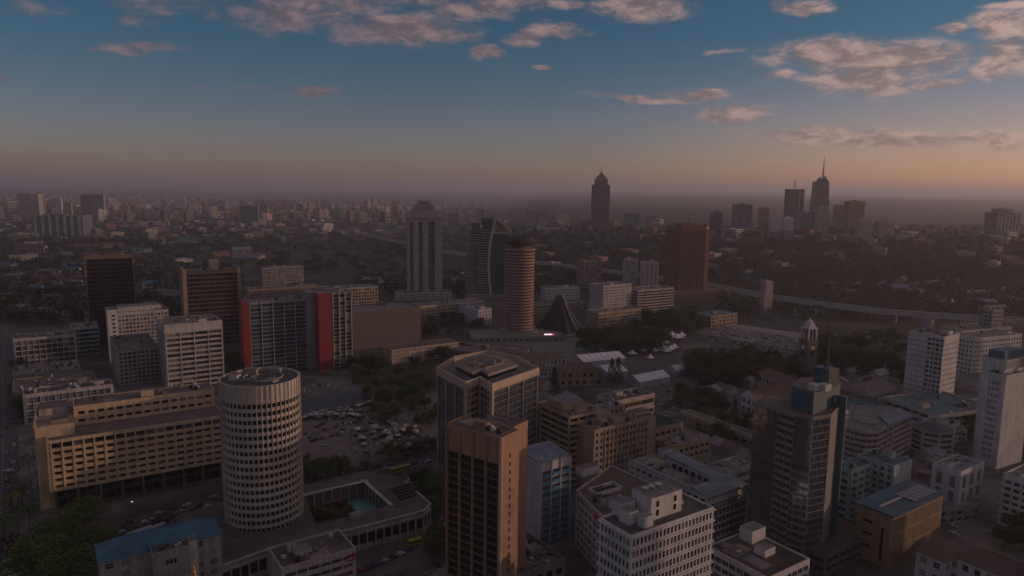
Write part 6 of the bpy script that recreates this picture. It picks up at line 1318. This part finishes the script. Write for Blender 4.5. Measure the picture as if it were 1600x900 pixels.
# ------------------------------------------------------------------ vehicles, stalls, people
CARP, TYRE, CGL = objcol('car_paint', 1.0, .35), plain('tyre', (.02, .02, .02), .9), plain('car_glass', (.02, .022, .026), .1)
def prof_mesh(name, prof, hw, mats, taper=1.0):
    m = MB(); L = [(x, -hw * (taper if z > 1 else 1), z) for x, z in prof]; R = [(x, hw * (taper if z > 1 else 1), z) for x, z in prof]; n = len(prof)
    m.poly(L); m.poly(R[::-1])
    for k in range(n): m.poly([L[k], R[k], R[(k + 1) % n], L[(k + 1) % n]][::-1])
    return m.mesh(name, mats)
CB = prof_mesh('car_body', [(-2.1, .35), (2.15, .35), (2.2, .75), (1.1, .92), (.45, 1.42), (-1.25, 1.45), (-1.9, .95), (-2.2, .85)], .86, [CARP], .82)
CG_ = MB()
for sy in (-1, 1): q = [(.95, sy * .80, .95), (.40, sy * .715, 1.36), (-1.2, sy * .715, 1.38), (-1.75, sy * .80, .97)]; CG_.poly(q if sy > 0 else q[::-1])
CG_.poly([(1.10, -.7, .935), (1.10, .7, .935), (.50, .62, 1.385), (.50, -.62, 1.385)]); CG_.poly([(-1.92, .7, .96), (-1.92, -.7, .96), (-1.32, -.62, 1.42), (-1.32, .62, 1.42)]); CG_ = CG_.mesh('car_windows', [CGL])
m = MB(); m.lathe([(.33, -.1), (.33, .1)], 10); WH = m.mesh('wheel', [TYRE])
CCOL = [((.55, .55, .55), 'white'), ((.35, .36, .38), 'silver'), ((.03, .03, .035), 'black'), ((.10, .11, .13), 'grey'), ((.06, .08, .16), 'blue'), ((.25, .03, .03), 'red')]
def car(x, y, rz, place, k=None, detail=True):
    col, cn = CCOL[k if k is not None else r.choice((0, 0, 0, 1, 1, 2, 3, 4, 5))]; t = thing('parked_car', f'{cn} car {place}', 'car', (x, y, .06), rz, 'cars ' + place)
    o = link(bpy.data.objects.new('body', CB), t); o.color = (*col, 1); link(bpy.data.objects.new('windows', CG_), t)
    if detail:
        for sx in (-1.35, 1.35):
            for sy in (-.78, .78): w_ = link(bpy.data.objects.new('wheel', WH), t); w_.location = (sx, sy, .33); w_.rotation_euler = (pi / 2, 0, 0)
for k in range(9): x, y = G(492 + 8.0 * k, 676 - 2.0 * k); car(x, y, radians(100), 'in the near row of market car park')
for k in range(8): x, y = G(486 + 8.2 * k, 689 - 1.9 * k); car(x, y, radians(100), 'in the row nearest the avenue on the market ground')
for k in range(8): x, y = G(515 + 8.4 * k, 657 - 2.1 * k); car(x, y, radians(100), 'in the back row of market car park')
for k in range(7): x, y = G(528 + 9.0 * k, 663 - 1.4 * k); car(x, y, radians(100), 'in the front row of market car park')
for px, py in ((590, 648), (586, 650), (496, 668), (503, 664), (506, 672), (579, 662), (490, 690), (484, 684), (507, 697), (536, 672), (478, 678)): x, y = G(px, py); car(x, y, radians(r.uniform(0, 180)), 'standing loose on the market ground')
for px, py, k in ((640, 752, 0), (636, 757, 0), (669, 722, 0), (646, 725, 2), (604, 734, 1)): x, y = G(px, py); car(x, y, radians(38), 'on the avenue beside yellow bus', k)
for k in range(7): x, y = G(566 + 12 * k, 893 - 5.2 * k); car(x, y, radians(30), 'parked below the hotel podium', (5, 2, 4, 1, 2, 0, 3)[k])
for px, py, k in ((683, 883, 2), (687, 800, 0)): x, y = G(px, py); car(x, y, radians(118), 'in the street beside brown tower', k)
for px, py, k in ((1487, 822, 0), (1490, 835, 0), (1468, 806, 1)): x, y = G(px, py); car(x, y, radians(124), 'on the street by the blue roofed tan box', k)
for k in range(9): x, y = G(12 + r.uniform(-8, 12), 640 + 14 * k); car(x, y, radians(124), 'on the left street')
for px, py in ((15, 737), (18, 780), (14, 895), (24, 900)): x, y = G(px, py); car(x, y, radians(34), 'crossing the left street', 0)
for k in range(15): t_ = (k + r.uniform(.1, .6)) / 15; x, y = G(188 + 165 * t_, 826 - 50 * t_ + r.choice((-4, 3, 8))); car(x, y, radians(34 + r.choice((0, 180))), 'on the avenue below the ochre block')
for k in range(12): x, y = G(1436 + 9 * k + r.uniform(-3, 3), 812 - 7.4 * k + r.uniform(-3, 3)); car(x, y, radians(34 + r.choice((0, 90))), 'along the right hand street')
for k in range(9): x, y = G(1030 + 12 * k, 640 + r.uniform(-2, 12) + 2 * k); car(x, y, radians(120), 'by the low gallery')
for k in range(7): x, y = G(700 + 2 * k, 640 + 10 * k); car(x, y, radians(124), 'beside the cream framed block') if k < 2 else None
def far_car_mesh():
    m = MB(); m.box(-2.1, -.85, .25, 2.1, .85, .85, 0); m.box(-1.5, -.72, .85, .7, .72, 1.42, 1); m.box(-1.3, -.70, 1.42, .5, .70, 1.46, 0); return m.mesh('car_far', [CARP, CGL])
FC = far_car_mesh(); n_ = 0
for row in range(9):
    for k in range(24):
        if r.random() < .15: continue
        px, py = 1088 + 6.6 * k + row * 2.0, 503 + 4.2 * row + k * 1.15
        if px > 1250: continue
        x, y = G(px, py); o = link(bpy.data.objects.new('parked_car', FC)); o.location = (x, y, .055); o.rotation_euler = (0, 0, radians(115 + r.uniform(-6, 6))); c_, cn = CCOL[r.choice((0, 0, 0, 1, 1, 2, 3))]; o.color = (*c_, 1); tag(o, f'{cn} car in row {("one", "two", "three", "four", "five", "six", "seven", "eight", "nine")[row]} of the far car park', 'car', 'cars in the far car park')
for k in range(34): x, y = G(r.uniform(1020, 1130), r.uniform(598, 640)); o = link(bpy.data.objects.new('parked_car', FC)); o.location = (x, y, .055); o.rotation_euler = (0, 0, radians(r.choice((34, 124)))); c_, cn = CCOL[r.choice((0, 1, 2, 3))]; o.color = (*c_, 1); tag(o, f'{cn} car under the park road trees', 'car', 'cars along the park road')
def bus(px, py, col, label, rz, L=11.0):
    x, y = G(px, py); t = thing('bus', label, 'bus', (x, y, .02), radians(rz)); bm_ = plain('bus_' + str(px), col, .5); m = MB(); m.box(-L / 2, -1.22, .4, L / 2, 1.22, 1.55); m.box(-L / 2, -1.22, 2.45, L / 2, 1.22, 3.0)
    for k in range(7): xx = -L / 2 + k * (L - .2) / 6; m.box(xx, -1.22, 1.55, xx + .2, -1.1, 2.45); m.box(xx, 1.1, 1.55, xx + .2, 1.22, 2.45)
    m.build('body', bm_, t)
    for k in range(6):
        for sy in (-1, 1): ubox('window', t, CGL, (-L / 2 + .2 + (L - .4) * (k + .5) / 6, sy * 1.12, 2.0), ((L - .4) / 6 - .1, .1, .9))
    ubox('windscreen', t, CGL, (L / 2 - .05, 0, 1.95), (.12, 2.2, 1.0)); ubox('rear_window', t, CGL, (-L / 2 + .05, 0, 2.0), (.12, 2.0, .8))
    for sx in (-L / 2 + 2, L / 2 - 2.2):
        for sy in (-1.05, 1.05): w_ = link(bpy.data.objects.new('wheel', WH), t); w_.location = (sx, sy, .45); w_.rotation_euler = (pi / 2, 0, 0); w_.scale = (1.4, 1.4, 1.6)
bus(625, 737, (.34, .36, .05), 'long yellow green bus on the avenue', 38, 12); bus(218, 838, (.45, .45, .46), 'white bus beside the blue hipped roof', 55); bus(240, 833, (.40, .40, .42), 'second white bus nearest hotel podium', 55); bus(648, 852, (.40, .42, .04), 'small yellow van bus below the hotel podium', 32, 6); bus(20, 884, (.4, .4, .42), 'white minibus in the crowd at bottom left', 20, 7)
# market stalls with tarpaulins
TARP = [(plain('tarp_white', (.68, .63, .62)), 'white'), (plain('tarp_pink', (.50, .38, .34)), 'faded pink'), (plain('tarp_blue', (.10, .14, .22)), 'blue'), (plain('tarp_tan', (.30, .22, .16)), 'tan'), (plain('tarp_grey', (.24, .23, .24)), 'grey'), (plain('tarp_green', (.10, .17, .15)), 'green')]
def stall_mesh(k, mat):
    m = MB(); z = 2.2
    if k == 0: m.poly([(-1.6, -1.3, z), (1.6, -1.3, z), (1.6, 0, z + .8), (-1.6, 0, z + .8)]); m.poly([(1.6, 1.3, z), (-1.6, 1.3, z), (-1.6, 0, z + .8), (1.6, 0, z + .8)]); m.poly([(1.6, -1.3, z), (1.6, 1.3, z), (1.6, 0, z + .8)]); m.poly([(-1.6, 1.3, z), (-1.6, -1.3, z), (-1.6, 0, z + .8)])
    else:
        for j in range(8): a, c = j * pi / 4, (j + 1) * pi / 4; m.poly([(1.5 * cos(a), 1.5 * sin(a), z), (1.5 * cos(c), 1.5 * sin(c), z), (0, 0, z + .9)])
    return m.mesh('stall_canopy', [mat])
SM = [[stall_mesh(k, m_) for k in (0, 1)] for m_, _ in TARP]
m = MB(); m.box(-1.3, -1, .5, 1.3, -.2, .85); m.box(-1.2, .2, .1, .2, .9, .7); STB = m.mesh('goods_table', [WOODM])
m = MB(); m.bar((0, 0, 0), (0, 0, 2.3), .09); PO = m.mesh('pole', [STEEL])
def stall(px, py):
    x, y = G(px, py); k = r.choice((0, 0, 1, 1, 3, 4, 2, 5)); sh = r.choice((0, 0, 1)); t = thing('market_stall', f'{TARP[k][1]} {"umbrella" if sh else "tarpaulin"} stall {"by the blue grey wall" if py < 656 else "amid the market ground" if py < 688 else "near the avenue fence"}, {"left" if px < 545 else "middle" if px < 605 else "right"} part', 'market stall', (x, y, .05), r.uniform(0, 6), 'market stalls'); s_ = r.uniform(.9, 1.5)
    o = link(bpy.data.objects.new('canopy', SM[k][sh]), t); o.scale = (s_, s_, 1); link(bpy.data.objects.new('goods_table', STB), t)
    for q in ([(-1.4, -1.1), (1.4, -1.1), (1.4, 1.1), (-1.4, 1.1)] if not sh else [(0, 0)]): p_ = link(bpy.data.objects.new('pole', PO), t); p_.location = (q[0] * s_, q[1] * s_, 0)
for k in range(34): stall(470 + 3.5 * k + r.uniform(-3, 3), 656 - .85 * k + r.uniform(-3, 4))
for k in range(80): u, v = r.random(), r.random(); stall(548 + 100 * u + 22 * v, 665 + 45 * v * (1 - .3 * u) + 6 * u)
for k in range(14): stall(594 + 3 * k, 655 + 1.8 * k)
for k in range(60): stall(476 + 95 * r.random(), 640 + 16 * r.random())
# countless people: small standing figures
def figure(m, x, y, h, mi, a):
    i0 = len(m.v)
    for w, d, z in ((.16, .12, 0), (.2, .14, .45), (.21, .15, .52), (.26, .16, .80), (.09, .09, .845)):
        c, s_ = cos(a), sin(a)
        for u, v in ((-1, -1), (1, -1), (1, 1), (-1, 1)): m.v.append((x + (c * u * w - s_ * v * d) * h / 1.7, y + (s_ * u * w + c * v * d) * h / 1.7, z * h))
    for j in range(4):
        for k in range(4): m.f.append((i0 + j * 4 + k, i0 + j * 4 + (k + 1) % 4, i0 + (j + 1) * 4 + (k + 1) % 4, i0 + (j + 1) * 4 + k)); m.m.append(0 if j < 1 else mi)
    b0 = len(m.v)
    for w, z in ((.07, .85), (.105, .90), (.105, .95), (.05, .995)):
        for k in range(6): m.v.append((x + w * cos(k * pi / 3) * h / 1.7, y + w * sin(k * pi / 3) * h / 1.7, z * h))
    for j in range(3):
        for k in range(6): m.f.append((b0 + j * 6 + k, b0 + j * 6 + (k + 1) % 6, b0 + (j + 1) * 6 + (k + 1) % 6, b0 + (j + 1) * 6 + k)); m.m.append(1)
    m.f.append(tuple(b0 + 18 + k for k in range(6))); m.m.append(1)
CL = [plain('cloth_dark', (.03, .03, .04)), plain('skin', (.07, .04, .03)), plain('cloth_white', (.42, .41, .4)), plain('cloth_red', (.24, .04, .04)), plain('cloth_blue', (.05, .08, .18)), plain('cloth_tan', (.22, .16, .1)), plain('cloth_black', (.015, .015, .018))]
def crowd(n, spot, label):
    m = MB()
    for _ in range(n): px, py = spot(); x, y = G(px, py); figure(m, x, y, r.uniform(1.5, 1.85), r.choice((2, 2, 3, 4, 5, 6, 6, 0)), r.uniform(0, 6))
    tag(m.build('crowd', CL, kind='stuff'), label, 'crowd')
crowd(340, lambda: (r.uniform(0, 62), r.uniform(836, 898)), 'dense crowd of people waiting at the bottom left street'); crowd(260, lambda: (lambda t: (165 + 110 * t, 838 - 32 * t + r.uniform(-7, 10)))(r.random()), 'crowd on the pavement below the ochre block'); crowd(180, lambda: (lambda t: (540 + 150 * t, 748 - 50 * t + r.uniform(-5, 4)))(r.random()), 'people walking along the avenue fence'); crowd(220, lambda: (r.uniform(545, 660), r.uniform(645, 715)), 'shoppers between the market stalls'); crowd(120, lambda: (r.uniform(12, 60), r.uniform(690, 800)), 'people scattered over the left street')
# street lamps and flag poles
def lamp(px, py, label, lit=False, h=9.0):
    x, y = G(px, py); t = thing('street_lamp', label, 'street lamp', (x, y, 0), .6, 'street lamps'); m = MB(); m.lathe([(.12, 0), (.07, h)], 8); m.bar((0, 0, h), (1.6, 0, h + .3), .1); m.build('post', STEEL, t); ubox('lamp_head', t, plain('lamp_glow', (.6, .5, .4), emit=(1, .75, .5), estr=2) if lit else STEEL, (1.9, 0, h + .25), (.8, .3, .16))
for k, (px, py, lt) in enumerate(((201, 815, 1), (64, 778, 1), (271, 842, 0), (520, 752, 0), (580, 735, 0), (640, 716, 0), (1522, 668, 1), (1440, 845, 0), (548, 865, 0), (552, 866, 0))): lamp(px, py, ('lit lamp below ochre block columns', 'lit lamp at left corner of ochre block', 'lamp between white bus and round tower', 'lamp at left end of avenue fence', 'lamp at the middle of avenue fence', 'lamp beyond yellow green bus', 'lit lamp beside white slit windowed tower', 'lamp by brown tiled roof', 'thin pole before hotel podium', 'second thin pole before hotel podium')[k], lt)
x, y = G(303, 896, 24); t = thing('orange_finial', 'small golden orange roof ornament at bottom edge under the blue hipped roof', 'ornament', (x, y, 0)); m = MB(); m.lathe([(1.6, 0), (1.6, 22), (1.2, 22.4)], 10); m.build('plinth', GREYW, t)
m = MB(); m.lathe([(1.1, 22.4), (1.0, 23), (.55, 23.6), (.75, 24.4), (.55, 25.2), (.25, 25.6), (.42, 26.0), (.3, 26.6), (.05, 27)], 14); m.build('ornament', plain('ornament_orange', (.65, .32, .10), .4, .5), t)  # ornament coloured golden orange, half metallic
x, y = G(282, 897, 22); t = thing('small_blue_roof', 'small light blue roofed hut at bottom edge beside the golden orange ornament', 'hut', (x, y, 0), radians(34)); m = MB(); m.box(-4, -3, 0, 4, 3, 19); m.build('wall', GREYW, t); m = MB(); m.poly([(-4.4, -3.4, 19), (4.4, -3.4, 19), (4.4, 0, 21), (-4.4, 0, 21)]); m.poly([(4.4, 3.4, 19), (-4.4, 3.4, 19), (-4.4, 0, 21), (4.4, 0, 21)]); m.poly([(4.4, -3.4, 19), (4.4, 3.4, 19), (4.4, 0, 21)]); m.poly([(-4.4, 3.4, 19), (-4.4, -3.4, 19), (-4.4, 0, 21)]); m.build('roof', roofmat('sheet_sky', (.10, .33, .50), 1.2), t)
t = thing('avenue_fence', 'dark railing between the market ground and the avenue', 'fence', (0, 0, 0)); a, c = Vector((-118, 362)), Vector((-34, 432)); n_ = 42
for k in range(n_ + 1): q = a.lerp(c, k / n_); ubox('fence_post', t, DARKM, (q.x, q.y, .9), (.12, .12, 1.8), .7)
for z in (.5, 1.1, 1.7): m = MB(); m.bar((*a, z), (*c, z), .08); m.build('fence_rail', DARKM, t)

# ------------------------------------------------------------------ haze: the evening air over the whole town
m = MB(); m.box(-64000, -1600, -4, 64000, 61000, 345); hz = m.build('haze', [], kind='stuff')
hm = bpy.data.materials.new('haze_air'); hm.use_nodes = True; hn, hl = hm.node_tree.nodes, hm.node_tree.links; hn.clear()
pv = hn.new('ShaderNodeVolumePrincipled'); pv.inputs['Color'].default_value = (.86, .87, .98, 1); pv.inputs['Density'].default_value = HAZE; pv.inputs['Anisotropy'].default_value = .35
ho = hn.new('ShaderNodeOutputMaterial'); hl.new(pv.outputs[0], ho.inputs['Volume']); hz.data.materials.append(hm); tag(hz, 'thin evening haze hanging over the whole city', 'haze')
print('panes as parts', TOTAL_PANES[0], 'objects', len(bpy.data.objects))
